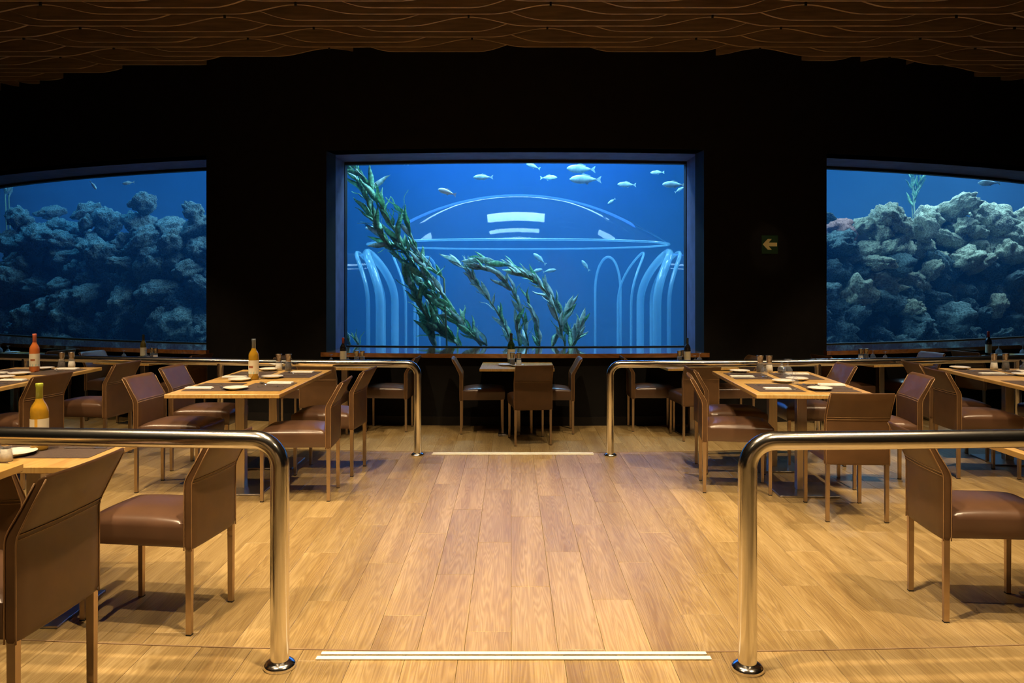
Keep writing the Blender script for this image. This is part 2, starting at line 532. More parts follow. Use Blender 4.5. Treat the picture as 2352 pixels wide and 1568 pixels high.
# ---------------------------------------------------------------- floors: three terraces of laid planks
def make_floor(label, z, r_in, r_out, a, xr, ymin, off):
    m = MB()
    m.sector(r_in, r_out, -a, a, -0.35, z - 0.012, 48)
    fl = tag(obj('floor', m.mesh('floor_slab'), 'grout'), label, 'floor', None, 'structure')
    W, L, T, G = 0.195, 1.21, 0.012, 0.0006
    full = None
    i0, i1 = int(math.floor(xr[0] / W)), int(math.ceil(xr[1] / W))
    for i in range(i0, i1):
        xa, xb = i * W + G, (i + 1) * W - G
        lo = lambda x: max(ymin, ring(r_out, x)) if r_out < 27 else ymin
        hi = lambda x: ring(r_in, x)
        o = ((i * 0.43 + off) % 1.0) * L
        k = math.floor((min(lo(xa), lo(xb)) - o) / L)
        while k * L + o < max(hi(xa), hi(xb)):
            ya, yb = k * L + o + G, (k + 1) * L + o - G
            k += 1
            c = []
            for x in (xa, xb):
                c.append((x, min(max(ya, lo(x) + G), hi(x) - G), min(max(yb, lo(x) + G), hi(x) - G)))
            if c[0][2] - c[0][1] < 0.01 and c[1][2] - c[1][1] < 0.01:
                continue
            whole = all(abs(q[1] - ya) < 1e-6 and abs(q[2] - yb) < 1e-6 for q in c)
            cx, cyy = (xa + xb) / 2, (ya + yb) / 2
            b_ = 0.0014
            if whole and full is not None:
                me = full
            else:
                q = [(c[0][0] - cx, c[0][1] - cyy), (c[1][0] - cx, c[1][1] - cyy), (c[1][0] - cx, c[1][2] - cyy), (c[0][0] - cx, c[0][2] - cyy)]
                s_ = [(1, 1), (-1, 1), (-1, -1), (1, -1)]
                vs_ = [(x, y, -T) for x, y in q] + [(x, y, -b_ * 0.6) for x, y in q] + [(x + sx * b_, y + sy * b_, 0) for (x, y), (sx, sy) in zip(q, s_)]
                fs = [(8, 9, 10, 11)]
                for l in (0, 4):
                    fs += [(l + j, l + (j + 1) % 4, l + 4 + (j + 1) % 4, l + 4 + j) for j in range(4)]
                me = me_from('plank', vs_, fs)
                if whole:
                    full = me
            obj('plank', me, 'plank', fl, (cx, cyy, z))
    return fl


make_floor('middle terrace of oak planks between the two steps', ZB, R_BC, R_AB, 21, (-5.1, 5.3), 2.5, 0.31)
make_floor('lowest terrace of oak planks below the tank windows', ZC, RW, R_BC - 0.004, 31, (-6.6, 6.8), 6.5, 0.77)
make_floor('upper terrace of oak planks nearest the camera', ZA, R_AB, 26.2, 16, (-3.1, 3.1), 0.3, 0.12)

# the room behind the camera: floor runs on to a warm plastered wall
m = MB()
m.box((0, -2.75, ZA - 0.06), (15, 6.0, 0.12))
tag(obj('floor', m.mesh('floor_rear'), 'plank'), 'oak floor of the room behind the camera', 'floor', None, 'structure')
m = MB()
m.box((0, -5.8, 2.5), (15, 0.2, 5.0))
tag(obj('wall_front', m.mesh('wall_front'), 'plaster'), 'warm plaster wall behind the camera', 'wall', None, 'structure')

# thin metal edge trims of the two steps
for n_, (r, z, a, lb) in enumerate(((R_BC, ZB, 17, 'thin metal edge of the far step'), (R_AB, ZA, 9, 'thin metal edge of the near step'))):
    m = MB()
    m.sector(r - 0.003, r + 0.003, -a, a, z - 0.03, z + 0.0025, 60)
    tag(obj('trim_%d' % (n_ + 1), m.mesh('trim'), 'trim'), lb, 'trim', None, 'structure')

# cream warning strips stuck on the step edges
for (x0, x1, y, wd, z, lb) in ((-0.705, 0.725, 2.958, 0.020, ZA, 'cream strip on the near step edge, the farther of the pair'),
                               (-0.715, 0.733, 2.921, 0.024, ZA, 'cream strip on the near step edge, the closer of the pair'),
                               (-0.705, 0.740, 7.180, 0.030, ZB, 'cream strip on the far step edge, the farther of the pair'),
                               (-0.710, 0.742, 7.128, 0.030, ZB, 'cream strip on the far step edge, the closer of the pair')):
    m = MB()
    m.box(((x0 + x1) / 2, y, z + 0.0035), (x1 - x0, wd, 0.005))
    tag(obj('nosing_strip', bev(m.mesh('strip'), 0.0015, 1), 'strip'), lb, 'strip', 'step warning strips')

# ---------------------------------------------------------------- curved black wall with three windows
WIN = [(-39.0, -14.59, -39.0, -14.59), (-8.91, 7.20, -9.38, 7.64), (12.87, 39.0, 12.87, 39.0)]
m = MB()
WT = 0.30
m.sector(RW, RW - WT, -45, 45, -0.1, SILL - 0.05, 90)
m.sector(RW, RW - WT, -45, 45, HEAD, 6.4, 90)
for a0, a1 in ((-45, -39), (-14.59, -8.91), (7.20, 12.87), (39, 45)):
    m.sector(RW, RW - WT, a0, a1, SILL - 0.05, HEAD, 12)
tag(obj('wall_back', m.mesh('wall_back'), 'wall'), 'curved black wall with three aquarium windows', 'wall', None, 'structure')
m = MB()
m.sector(RW + 0.012, RW - 0.002, -30, 30, 0.0, 0.105, 70)
tag(obj('baseboard_back', m.mesh('baseboard'), 'base'), 'dark skirting along the curved wall', 'skirting', None, 'structure')

WL = ['left aquarium window with a rock reef behind it', 'middle aquarium window with the clear dome behind it', 'right aquarium window with a lit-topped reef behind it']
for wi, (a0, a1, b0, b1) in enumerate(WIN):
    root = tag(obj('window_%d' % (wi + 1), None), WL[wi], 'window', None, 'structure')
    n = 40

    def skin(z0a, z0b, r_a, r_b, A0, A1, B0, B1):
        """slanted curved slab between two rings"""
        vs_, fs = [], []
        for i in range(n + 1):
            t = i / n
            x, y = pol(r_a, A0 + (A1 - A0) * t)
            x2, y2 = pol(r_b, B0 + (B1 - B0) * t)
            vs_ += [(x, y, z0a), (x2, y2, z0a), (x2, y2, z0b), (x, y, z0b)]
        for i in range(n):
            p, q = i * 4, i * 4 + 4
            fs += [(p + j, p + (j + 1) % 4, q + (j + 1) % 4, q + j) for j in range(4)]
        fs += [(0, 1, 2, 3), (n * 4, n * 4 + 3, n * 4 + 2, n * 4 + 1)]
        return vs_, fs
    rin = RG - 0.10
    mm = MB()
    mm.add(*skin(HEAD, HEAD + 0.2, RW - 0.002, rin, a0 - 0.4, a1 + 0.4, b0 - 0.6, b1 + 0.6))
    obj('reveal_head', mm.mesh('reveal_head'), 'reveal', root)
    for (A, B, s) in ((a0, b0, -1), (a1, b1, 1)):
        mm = MB()
        x, y = pol(RW - 0.002, A)
        x2, y2 = pol(rin, B)
        d = Vector((0.25 * s, 0, 0))
        vs_ = []
        for z in (SILL - 0.05, HEAD + 0.05):
            vs_ += [(x, y, z), (x2, y2, z), (x2 + d.x, y2, z), (x + d.x, y + 0.05, z)]
        mm.add(vs_, [(0, 1, 2, 3), (7, 6, 5, 4), (0, 4, 5, 1), (1, 5, 6, 2), (2, 6, 7, 3), (3, 7, 4, 0)])
        obj('reveal_jamb', mm.mesh('reveal_jamb'), 'reveal', root)
    e = 0.15
    mm = MB()
    mm.add(*skin(SILL - 0.05, SILL, RW + 0.07, rin, a0 - e, a1 + e, b0, b1))
    obj('window_sill', mm.mesh('window_sill'), 'ledge', root)
    # dark gasket round the pane
    mm = MB()
    mm.sector(RG + 0.05, RG - 0.04, b0, b1, HEAD - 0.035, HEAD + 0.002, 40)
    mm.sector(RG + 0.05, RG - 0.04, b0, b1, SILL - 0.002, SILL + 0.012, 40)
    mm.sector(RG + 0.05, RG - 0.04, b0, b0 + 0.10, SILL, HEAD, 2)
    mm.sector(RG + 0.05, RG - 0.04, b1 - 0.10, b1, SILL, HEAD, 2)
    obj('gasket', mm.mesh('gasket'), 'gasket', root)
    mm = MB()
    mm.sector(RG, RG - 0.06, b0, b1, SILL, HEAD, 48)
    obj('pane', autosmooth(mm.mesh('pane')), 'acrylic_pane', root)

# exit arrow sign
sx, sz = 3.135, 2.152
a_ = math.degrees(math.asin((sx - XC) / (RW + 0.006)))
x, y = pol(RW + 0.008, a_)
t = thing('exit_sign', 'small green sign with a pale arrow pointing left', 'sign', (x, y, sz), R_(a_))
m = MB()
m.box((0, 0, 0), (0.212, 0.01, 0.222))
obj('sign_board', bev(m.mesh('sign_board'), 0.002, 1), 'sign', t)
ar = [(-0.095, 0.003), (-0.03, 0.068), (0.022, 0.068), (-0.018, 0.024), (0.092, 0.024), (0.092, -0.021), (-0.018, -0.021), (0.022, -0.062), (-0.03, -0.062)]
m = MB()
m.prism(ar, -0.008, -0.0045)
obj('arrow', m.mesh('arrow'), 'arrow', t)

# ---------------------------------------------------------------- ceiling of wavy baffles
m = MB()
m.sector(15.9, 31.6, -34, 34, 4.95, 5.05, 60)
ceil = tag(obj('ceiling', m.mesh('ceiling_deck'), 'deck'), 'dark ceiling hung with wavy brown baffles', 'ceiling', None, 'structure')
ZBAF = CAMZ + 2.75


def hump(x, x0, per, wid):
    d = (x - x0 + per / 2) % per - per / 2
    return 0.5 * (1 + math.cos(2 * PI * d / wid)) if abs(d) < wid / 2 else 0.0


PER = 2.58
for k in range(-16, 22):
    yb = 7.88 + 0.186 * k
    pair, ab = k // 2, k % 2
    x0 = 0.40 if pair % 2 == 0 else -0.45
    amp, wid = ((0.20, 1.62), (0.095, 1.24))[ab]
    spans = [(-8.2, 8.6)]
    q = YC - yb
    if q < RW:
        h = math.sqrt(RW * RW - q * q) + 0.02
        spans = [(-8.2, XC - h), (XC + h, 8.6)]
    for xa, xb in spans:
        if xb - xa < 0.1:
            continue
        nn = max(4, int((xb - xa) / 0.08))
        vs_, fs = [], []
        for i in range(nn + 1):
            xx = xa + (xb - xa) * i / nn
            zb = ZBAF + amp * hump(xx, x0, PER, wid)
            vs_ += [(xx, yb, zb), (xx, yb + 0.030, zb), (xx, yb + 0.030, 4.93), (xx, yb, 4.93)]
        for i in range(nn):
            p = i * 4
            fs += [(p + j, p + (j + 1) % 4, p + 4 + (j + 1) % 4, p + 4 + j) for j in range(4)]
        fs += [(0, 3, 2, 1), (nn * 4, nn * 4 + 1, nn * 4 + 2, nn * 4 + 3)]
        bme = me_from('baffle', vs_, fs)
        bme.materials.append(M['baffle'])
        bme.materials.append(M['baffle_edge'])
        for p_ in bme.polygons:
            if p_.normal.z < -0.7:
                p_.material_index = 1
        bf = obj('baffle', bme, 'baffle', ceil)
        if ab == 1 and 0 <= k <= 14:
            j = math.ceil((xa - x0) / PER)
            while x0 + j * PER < xb:
                hx = x0 + j * PER
                if abs(hx) < 6:
                    mh = MB()
                    mh.box((hx, yb - 0.012, ZBAF + amp + 0.005), (0.022, 0.02, 0.05))
                    obj('hanger', mh.mesh('hanger'), 'hanger', bf)
                j += 1

# ---------------------------------------------------------------- tank: water, walls, reef
m = MB()
m.sector(RG - 0.07, 6.2, -50, 50, -0.6, 5.15, 60)
tag(obj('aquarium_water', m.mesh('aquarium_water'), 'water'), 'blue water filling the tank behind the three windows', 'water', None, 'stuff')
m = MB()
m.sector(6.1, 5.9, -60, 60, -0.7, 6.3, 40)
tag(obj('wall_tank', m.mesh('wall_tank'), 'tankwall'), 'blue inner wall at the back of the tank', 'wall', None, 'structure')
m = MB()
m.sector(RG + 0.1, 5.9, -52, 52, -0.75, -0.62, 40)
tag(obj('floor_tank', m.mesh('floor_tank'), 'tankfloor'), 'pale sandy bottom of the tank', 'floor', None, 'structure')
for s in (-1, 1):
    vs_ = []
    m = MB()
    m.sector(RG + 0.1, 5.9, s * 51, s * 51.6, -0.7, 6.3, 2)
    tag(obj('wall_tank_%s' % ('left' if s < 0 else 'right'), m.mesh('wall_tank_end'), 'tankwall'),
        '%s end wall of the tank, deep blue' % ('left' if s < 0 else 'right'), 'wall', None, 'structure')


def rock_mesh(seed, sub=4):
    bm = bmesh.new()
    bmesh.ops.create_icosphere(bm, subdivisions=sub, radius=1.0)
    rr = random.Random(seed)
    o = Vector((rr.uniform(-50, 50), rr.uniform(-50, 50), rr.uniform(-50, 50)))
    sc_ = Vector((rr.uniform(0.85, 1.2), rr.uniform(0.75, 1.0), rr.uniform(0.65, 1.0)))
    for v in bm.verts:
        p = v.co.copy()
        d = 0.38 * noise.noise(p * 1.1 + o) + 0.24 * noise.noise(p * 2.3 + o * 2) + 0.14 * noise.noise(p * 5.1 + o)
        c = noise.voronoi(p * 1.7 + o)[0]
        d += 0.30 * (c[1] - c[0]) - 0.12
        d += 0.12 * abs(noise.noise(p * 9 + o)) + 0.07 * noise.noise(p * 19 + o) - 0.03
        v.co = Vector((p.x * sc_.x, p.y * sc_.y, p.z * sc_.z)) * (1 + d)
    me = bpy.data.meshes.new('rock')
    bm.to_mesh(me)
    bm.free()
    me.polygons.foreach_set('use_smooth', [True] * len(me.polygons))
    return me


ROCKS = [rock_mesh(100 + i, 4) for i in range(12)]


def reef(name, label, P0, P1, top, tone_fn, seed):
    """stones stacked on a bank that runs from P0 to P1 and leans back"""
    P0, P1 = Vector(P0), Vector(P1)
    root = thing(name, label, 'reef', (*((P0 + P1) / 2), -0.62))
    rr = random.Random(seed)
    L = Vector(root.location)
    arc = (P1 - P0).length
    nrm = Vector((-(P1 - P0).y, (P1 - P0).x)).normalized()
    if nrm.y < 0:
        nrm = -nrm
    # dark core behind the stones
    vs_, fs = [], []
    n, mrow = 26, 8
    for i in range(n + 1):
        u = i / n
        for j in range(mrow + 1):
            tt = j / mrow
            z = -0.6 + (top(u) - 0.38 + 0.6) * tt
            p = P0.lerp(P1, u) + nrm * (0.30 + 0.75 * tt + 0.12 * noise.noise(Vector((u * 9, z * 2, 3))))
            vs_.append(Vector((p.x, p.y, z)) - L)
    for i in range(n):
        for j in range(mrow):
            p = i * (mrow + 1) + j
            fs.append((p, p + mrow + 1, p + mrow + 2, p + 1))
    obj('reef_core', me_from('reef_core', vs_, fs, True), 'rock_mass', root)
    z = 0.30
    while z < 3.6:
        cols = int(arc / 0.43)
        for i in range(cols):
            u = (i + 0.5 + rr.uniform(-0.45, 0.45)) / cols
            zz = z + rr.uniform(-0.13, 0.13)
            if zz > top(u) - 0.1:
                continue
            s = rr.uniform(0.17, 0.33)
            p = P0.lerp(P1, u) + nrm * (0.75 * max(0, zz + 0.5) / 3.2 + rr.uniform(-0.26, 0.24))
            me = ROCKS[rr.randrange(len(ROCKS))]
            o = obj('rock', me, tone_fn(u, zz, rr), root, Vector((p.x, p.y, zz)) - L,
                    (rr.uniform(-0.6, 0.6), rr.uniform(-0.6, 0.6), rr.uniform(0, 6.28)))
            o.scale = (s * rr.uniform(0.85, 1.35), s * rr.uniform(0.8, 1.1), s * rr.uniform(0.7, 1.15))
        z += 0.27
    return root


def top_left(u):
    return 3.02 + 0.16 * math.sin(u * 31) + 0.10 * math.sin(u * 67 + 1)


def top_right(u):
    return 2.80 + 0.55 * u + 0.10 * math.sin(u * 37) + 0.06 * math.sin(u * 83)


reef('rock_reef', 'dark rock reef behind the left aquarium window', (-3.7, 12.1), (-10.2, 14.7), top_left,
     lambda u, z, r: 'rock', 3)
reef('rock_reef', 'lit-topped rock reef behind the right aquarium window', (3.9, 12.1), (10.2, 14.5), top_right,
     lambda u, z, r: 'rock_pink' if (0.26 < u < 0.36 and z > 2.45) else ('rock_lit' if (u > 0.30 and (z > 2.05 or (z > 1.0 and r.random() < 0.35))) else 'rock'), 5)

# ---------------------------------------------------------------- the clear dome room in the middle of the tank
DC = Vector((0.115, 13.2, 0))
DA, DB = 2.49, 1.60
ZR = 2.33                        # ring under the dome
t = thing('acrylic_dome_room', 'clear domed viewing room standing in the tank', 'dome', (DC.x, DC.y, -0.62))
L = Vector(t.location)
vs_, fs = [], []
nu, nv = 64, 16
capH = 0.84
ang = 2 * math.atan2(capH, DA)
for j in range(nv + 1):
    a = ang * j / nv
    rr_ = math.sin(a) / math.sin(ang)
    zz = capH * (math.cos(a) - math.cos(ang)) / (1 - math.cos(ang))
    for i in range(nu):
        u = 2 * PI * i / nu
        vs_.append(Vector((DC.x + DA * rr_ * math.cos(u), DC.y + DB * rr_ * math.sin(u), ZR + zz)) - L)
for j in range(nv):
    for i in range(nu):
        k = (i + 1) % nu
        fs.append((j * nu + i, j * nu + k, (j + 1) * nu + k, (j + 1) * nu + i))
obj('dome', me_from('dome', vs_, fs, True), 'acrylic', t)
pts = [Vector((DC.x + DA * math.cos(2 * PI * i / 72), DC.y + DB * math.sin(2 * PI * i / 72), ZR)) - L for i in range(73)]
m = MB()
m.tube(pts, 0.018, 8)
obj('dome_ring', m.mesh('dome_ring', True), 'acrylic_rim', t)
# curved wall of the room, left open where the tunnels join
TW, TTOP = 0.80, 2.20
vs_, fs = [], []
for seg in ((-1, 1), (1, -1)):
    pass


def wall_panel(u0, u1):
    v, f = [], []
    n_ = 24
    for i in range(n_ + 1):
        u = u0 + (u1 - u0) * i / n_
        for z in (-0.6, ZR):
            v.append(Vector((DC.x + DA * math.cos(u), DC.y + DB * math.sin(u), z)) - L)
    for i in range(n_):
        f.append((2 * i, 2 * i + 2, 2 * i + 3, 2 * i + 1))
    return v, f


du = math.asin(TW / DB)
for u0, u1 in ((du, PI - du), (PI + du, 2 * PI - du)):
    obj('curved_wall', me_from('curved_wall', *wall_panel(u0, u1), True), 'acrylic', t)
# tunnels to both sides with their arched joints
TR = TW
for s in (-1, 1):
    def arch_pt(th, grow=0.0):
        w_ = (TW + grow) * math.cos(th)
        z_ = TTOP - 0.85 + (0.85 + grow) * math.sin(th)
        return w_, z_
    prof = [(-TW, -0.6), (-TW, 0.4)] + [(-TW * math.cos(PI * i / 20), TTOP - 0.85 + 0.85 * math.sin(PI * i / 20)) for i in range(21)] + [(TW, 0.4), (TW, -0.6)]
    v, f = [], []
    for ww, zz in prof:
        xin = DA * math.sqrt(max(0, 1 - (ww / DB) ** 2))
        for k in range(9):
            xx = xin + (4.2 - xin) * k / 8
            yy = 0.028 * xx * xx
            v.append(Vector((DC.x + s * xx, DC.y + ww + yy - 0.028 * xin * xin, zz)) - L)
    for i in range(len(prof) - 1):
        for k in range(8):
            p = i * 9 + k
            f.append((p, p + 1, p + 10, p + 9))
    obj('tunnel', me_from('tunnel', v, f, True), 'acrylic', t)
    for gx, wd, rad in ((0.0, TW, 0.070), (0.17, TW * 0.97, 0.034), (-0.42, TW * 0.97, 0.020)):
        pp = []
        for ww, zz in prof:
            wq = ww / TW * wd
            xin = DA * math.sqrt(max(0, 1 - (wq / DB) ** 2)) + gx
            pp.append(Vector((DC.x + s * xin, DC.y + wq, zz)) - L)
        m = MB()
        m.tube(pp, rad, 8)
        obj('arch_rim', m.mesh('arch_rim', True), 'acrylic_rim', t)
# two narrow doorways at the back of the room
for s in (-1, 1):
    u = PI / 2 - s * 0.72
    pp = []
    for i in range(25):
        th = PI * i / 24
        du_ = 0.115 * -math.cos(th)
        zz = 1.55 + 0.62 * math.sin(th)
        pp.append(Vector((DC.x + DA * math.cos(u - du_), DC.y + DB * math.sin(u - du_), zz)) - L)
    pp = [pp[0] + Vector((0, 0, -2.1))] + pp + [pp[-1] + Vector((0, 0, -2.1))]
    m = MB()
    m.tube(pp, 0.024, 8)
    obj('arch_rim', m.mesh('arch_rim', True), 'acrylic_rim', t)


# ---------------------------------------------------------------- kelp
def leaf_mesh(name, bend, seed):
    rr = random.Random(seed)
    v, f = [], []
    n_ = 7
    for i in range(n_ + 1):
        t_ = i / n_
        wd = 0.085 * math.sin(PI * min(1, t_ * 0.93 + 0.07)) ** 0.8 * (1 - 0.35 * t_)
        z = t_
        y = bend * t_ * t_ + 0.03 * math.sin(t_ * 9 + seed)
        v += [(-wd, y + 0.02, z), (0, y, z), (wd, y + 0.02, z), (0, y + 0.012, z)]
    for i in range(n_):
        a_, b_ = i * 4, i * 4 + 4
        f += [(a_, a_ + 1, b_ + 1, b_), (a_ + 1, a_ + 2, b_ + 2, b_ + 1), (a_ + 2, a_ + 3, b_ + 3, b_ + 2), (a_ + 3, a_, b_, b_ + 3)]
    return me_from(name, v, f, True)


LEAVES = [leaf_mesh('leaf', bd, i) for i, bd in enumerate((0.05, 0.18, -0.15, 0.3, -0.28))]
FPX = 28.0 / 36.0 * 2352


def unp(px, py, d):
    """a point of the place seen at this pixel, d metres in front of the camera"""
    return Vector(((px - 1174) / FPX * d, d, CAMZ - (py - 655) / FPX * d))


def kelp(label, stems, depth, base_px, mats, seed):
    rr = random.Random(seed)
    root = thing('kelp', label, 'kelp', (*unp(base_px, 800, depth).xy, -0.62))
    L = Vector(root.location)
    for si, (pts_, dens, ll) in enumerate(stems):
        dd = depth + rr.uniform(-0.2, 0.25)
        P = [unp(px, py, dd + 0.05 * math.sin(i + si)) for i, (px, py) in enumerate(pts_)]
        # smooth the stem
        Q = []
        for i in range(len(P) - 1):
            p0, p1, p2, p3 = P[max(i - 1, 0)], P[i], P[i + 1], P[min(i + 2, len(P) - 1)]
            for k in range(6):
                u = k / 6
                Q.append(0.5 * ((2 * p1) + (p2 - p0) * u + (2 * p0 - 5 * p1 + 4 * p2 - p3) * u * u + (3 * p1 - p0 - 3 * p2 + p3) * u ** 3))
        Q.append(P[-1])
        Q = [Q[0] + Vector((0.05, 0, -1.2))] + Q
        m = MB()
        m.tube([q - L for q in Q], 0.012, 6, True, [0.014 * (1 - 0.6 * i / len(Q)) for i in range(len(Q))])
        obj('stem', m.mesh('stem', True), 'kelp_stem', root)
        total = sum((Q[i + 1] - Q[i]).length for i in range(1, len(Q) - 1))
        nl = int(total * dens * 1.5)
        for k in range(nl):
            tt = (k + rr.random()) / nl
            idx = 1 + min(int(tt * (len(Q) - 2)), len(Q) - 3)
            fr_ = tt * (len(Q) - 2) - (idx - 1)
            p = Q[idx].lerp(Q[idx + 1], fr_)
            d = (Q[idx + 1] - Q[idx]).normalized()
            side = Vector((rr.uniform(-1, 1), rr.uniform(-0.9, 0.9), rr.uniform(-0.4, 0.4)))
            d2 = (d + side * rr.uniform(0.2, 0.85)).normalized()
            qt = d2.to_track_quat('Z', 'Y')
            o = obj('leaf', LEAVES[rr.randrange(5)], mats[rr.randrange(len(mats))], root, p - L)
            o.rotation_mode = 'QUATERNION'
            from mathutils import Quaternion
            o.rotation_quaternion = qt @ Quaternion((0, 0, 1), rr.uniform(0, 6.28))
            s = ll * rr.uniform(0.65, 1.2)
            o.scale = (s * 1.7, s * 1.3, s)
    return root


kelp('tall green kelp leaning left across the middle window', [
    ([(1125, 800), (1040, 725), (990, 660), (940, 590), (895, 510), (850, 430), (800, 370)], 16, 0.34),
    ([(1060, 800), (1000, 715), (955, 640), (900, 570), (865, 520), (835, 440), (805, 385)], 14, 0.34),
    ([(1000, 800), (985, 740), (960, 690), (935, 640)], 18, 0.36),
    ([(1110, 800), (1060, 740), (1020, 680), (975, 610), (945, 540), (925, 480)], 12, 0.32),
    ([(1020, 640), (975, 600), (930, 570), (885, 560)], 12, 0.3),
    ([(1050, 790), (1010, 760), (985, 735)], 24, 0.36),
], 10.95, 1060, ['kelp', 'kelp', 'kelp', 'kelp_pale'], 11)
kelp('pale green kelp arching left below the dome', [
    ([(1320, 800), (1295, 730), (1255, 665), (1205, 625), (1150, 605), (1105, 598)], 20, 0.30),
    ([(1215, 800), (1200, 730), (1175, 665), (1140, 625), (1100, 615)], 16, 0.28),
    ([(1180, 800), (1150, 730), (1110, 670), (1080, 630), (1055, 607)], 13, 0.28),
    ([(1240, 800), (1235, 750), (1215, 700)], 18, 0.28),
    ([(1310, 800), (1325, 775), (1335, 745)], 24, 0.26),
    ([(1195, 800), (1190, 770), (1185, 745)], 22, 0.26),
    ([(1265, 800), (1285, 760), (1300, 715)], 18, 0.28),
    ([(1300, 800), (1270, 700), (1235, 650), (1190, 628)], 14, 0.28),
], 10.85, 1250, ['kelp_pale', 'kelp_pale', 'kelp'], 23)
kelp('small kelp clump at the lower left of the middle window', [
    ([(808, 800), (802, 785), (795, 765)], 30, 0.22), ([(825, 800), (822, 790), (815, 778)], 30, 0.2)], 10.9, 815, ['kelp_pale', 'kelp'], 31)
kelp('pale kelp tuft above the dark reef at far left', [
    ([(20, 452), (28, 430), (38, 408)], 24, 0.3), ([(12, 450), (15, 430), (22, 410)], 22, 0.3)], 16.2, 20, ['kelp_pale'], 37)
kelp('dark kelp sprig above the right reef', [
    ([(2100, 475), (2098, 440), (2097, 400)], 20, 0.3), ([(2095, 470), (2106, 435), (2112, 415)], 14, 0.28)], 16.0, 2098, ['kelp'], 41)


# ---------------------------------------------------------------- fish
def fish_meshes():
    v, f = [], []
    n_, k = 11, 10
    for i in range(n_ + 1):
        u = i / n_
        x = -0.5 + 0.84 * u
        h = 0.125 * math.sin(PI * min(1, u ** 0.75 * 0.97 + 0.01)) + 0.016
        wd = h * 0.48
        for j in range(k):
            a = 2 * PI * j / k
            v.append((x, wd * math.cos(a), h * math.sin(a)))
    for i in range(n_):
        for j in range(k):
            q = (j + 1) % k
            f.append((i * k + j, i * k + q, (i + 1) * k + q, (i + 1) * k + j))
    f += [tuple(range(k))[::-1], tuple(n_ * k + j for j in range(k))]
    body = me_from('body', v, f, True)
    tail = MB().prism([(0.32, 0.012), (0.50, 0.12), (0.46, 0.0), (0.50, -0.12), (0.32, -0.012)], -0.004, 0.004).mesh('tail_fin')
    dors = MB().prism([(-0.2, 0.11), (-0.05, 0.19), (0.16, 0.12), (0.14, 0.06), (-0.18, 0.08)], -0.004, 0.004).mesh('dorsal_fin')
    belly = MB().prism([(-0.05, -0.1), (0.06, -0.17), (0.12, -0.08)], -0.004, 0.004).mesh('belly_fin')
    return body, tail, dors, belly


FM = fish_meshes()
FISH = [
    (1335, 388, 70, 0, 12.2, 'fish', 'upper of two big blue fish over the dome'), (1345, 412, 74, 0, 12.0, 'fish', 'lower of two big blue fish over the dome'),
    (1548, 424, 56, 0, 12.0, 'fish', 'blue fish at the top right corner of middle window'), (1225, 382, 34, 20, 12.4, 'fish', 'small tilted fish near the top of middle window'),
    (1440, 424, 46, 0, 12.8, 'fish', 'dim fish between the big pair and the right corner'), (1510, 396, 32, 0, 13.0, 'fish', 'dim little fish high on the right of middle window'),
    (1110, 407, 46, 0, 11.8, 'fish', 'slim fish above the left shoulder of dome'), (1027, 441, 46, 18, 11.2, 'fish_pale', 'pale fish swimming above the dome by the kelp'),
    (928, 375, 24, 15, 12.0, 'fish', 'bright fish cut by the top edge of middle window'), (1260, 408, 40, 0, 13.4, 'fish', 'faint fish behind the two big blue fish'),
    (1405, 462, 22, -35, 12.6, 'fish', 'small fish over the right shoulder of dome'), (1232, 622, 30, 15, 12.2, 'fish', 'left fish of the pair under the dome ring'),
    (1262, 622, 32, 10, 12.0, 'fish', 'right fish of the pair under the dome ring'), (1240, 595, 40, 40, 12.6, 'fish', 'steeply tilted fish just under the dome ring'),
    (1345, 610, 30, 55, 12.6, 'fish', 'upright dim fish beside the right doorway'), (858, 525, 40, 5, 12.6, 'fish', 'dim fish behind the tall kelp'),
    (295, 420, 28, -8, 12.6, 'fish', 'pale blue fish above the left reef'), (90, 406, 22, 0, 12.8, 'fish', 'bright fish at the top of left window'),
    (214, 425, 26, -50, 12.6, 'fish', 'dark slim fish diving above the left reef'), (1560, 436, 24, 30, 13.0, 'fish', 'small fish below the corner fish'),
    (2272, 420, 50, 0, 13.2, 'fish', 'faint fish high in the right window'),
]
for (px, py, wpx, ang_, d, mt, lb) in FISH:
    p = unp(px, py, d)
    t = thing('fish', lb, 'fish', p, 0.0, 'fish in the tank')
    t.rotation_euler = (0, R_(-ang_) if False else R_(ang_), rnd.choice((0, 0, PI)) + rnd.uniform(-0.3, 0.3))
    s = wpx / FPX * d
    t.scale = (s, s, s)
    for nm, me in zip(('body', 'tail_fin', 'dorsal_fin', 'belly_fin'), FM):
        obj(nm, me, mt, t)


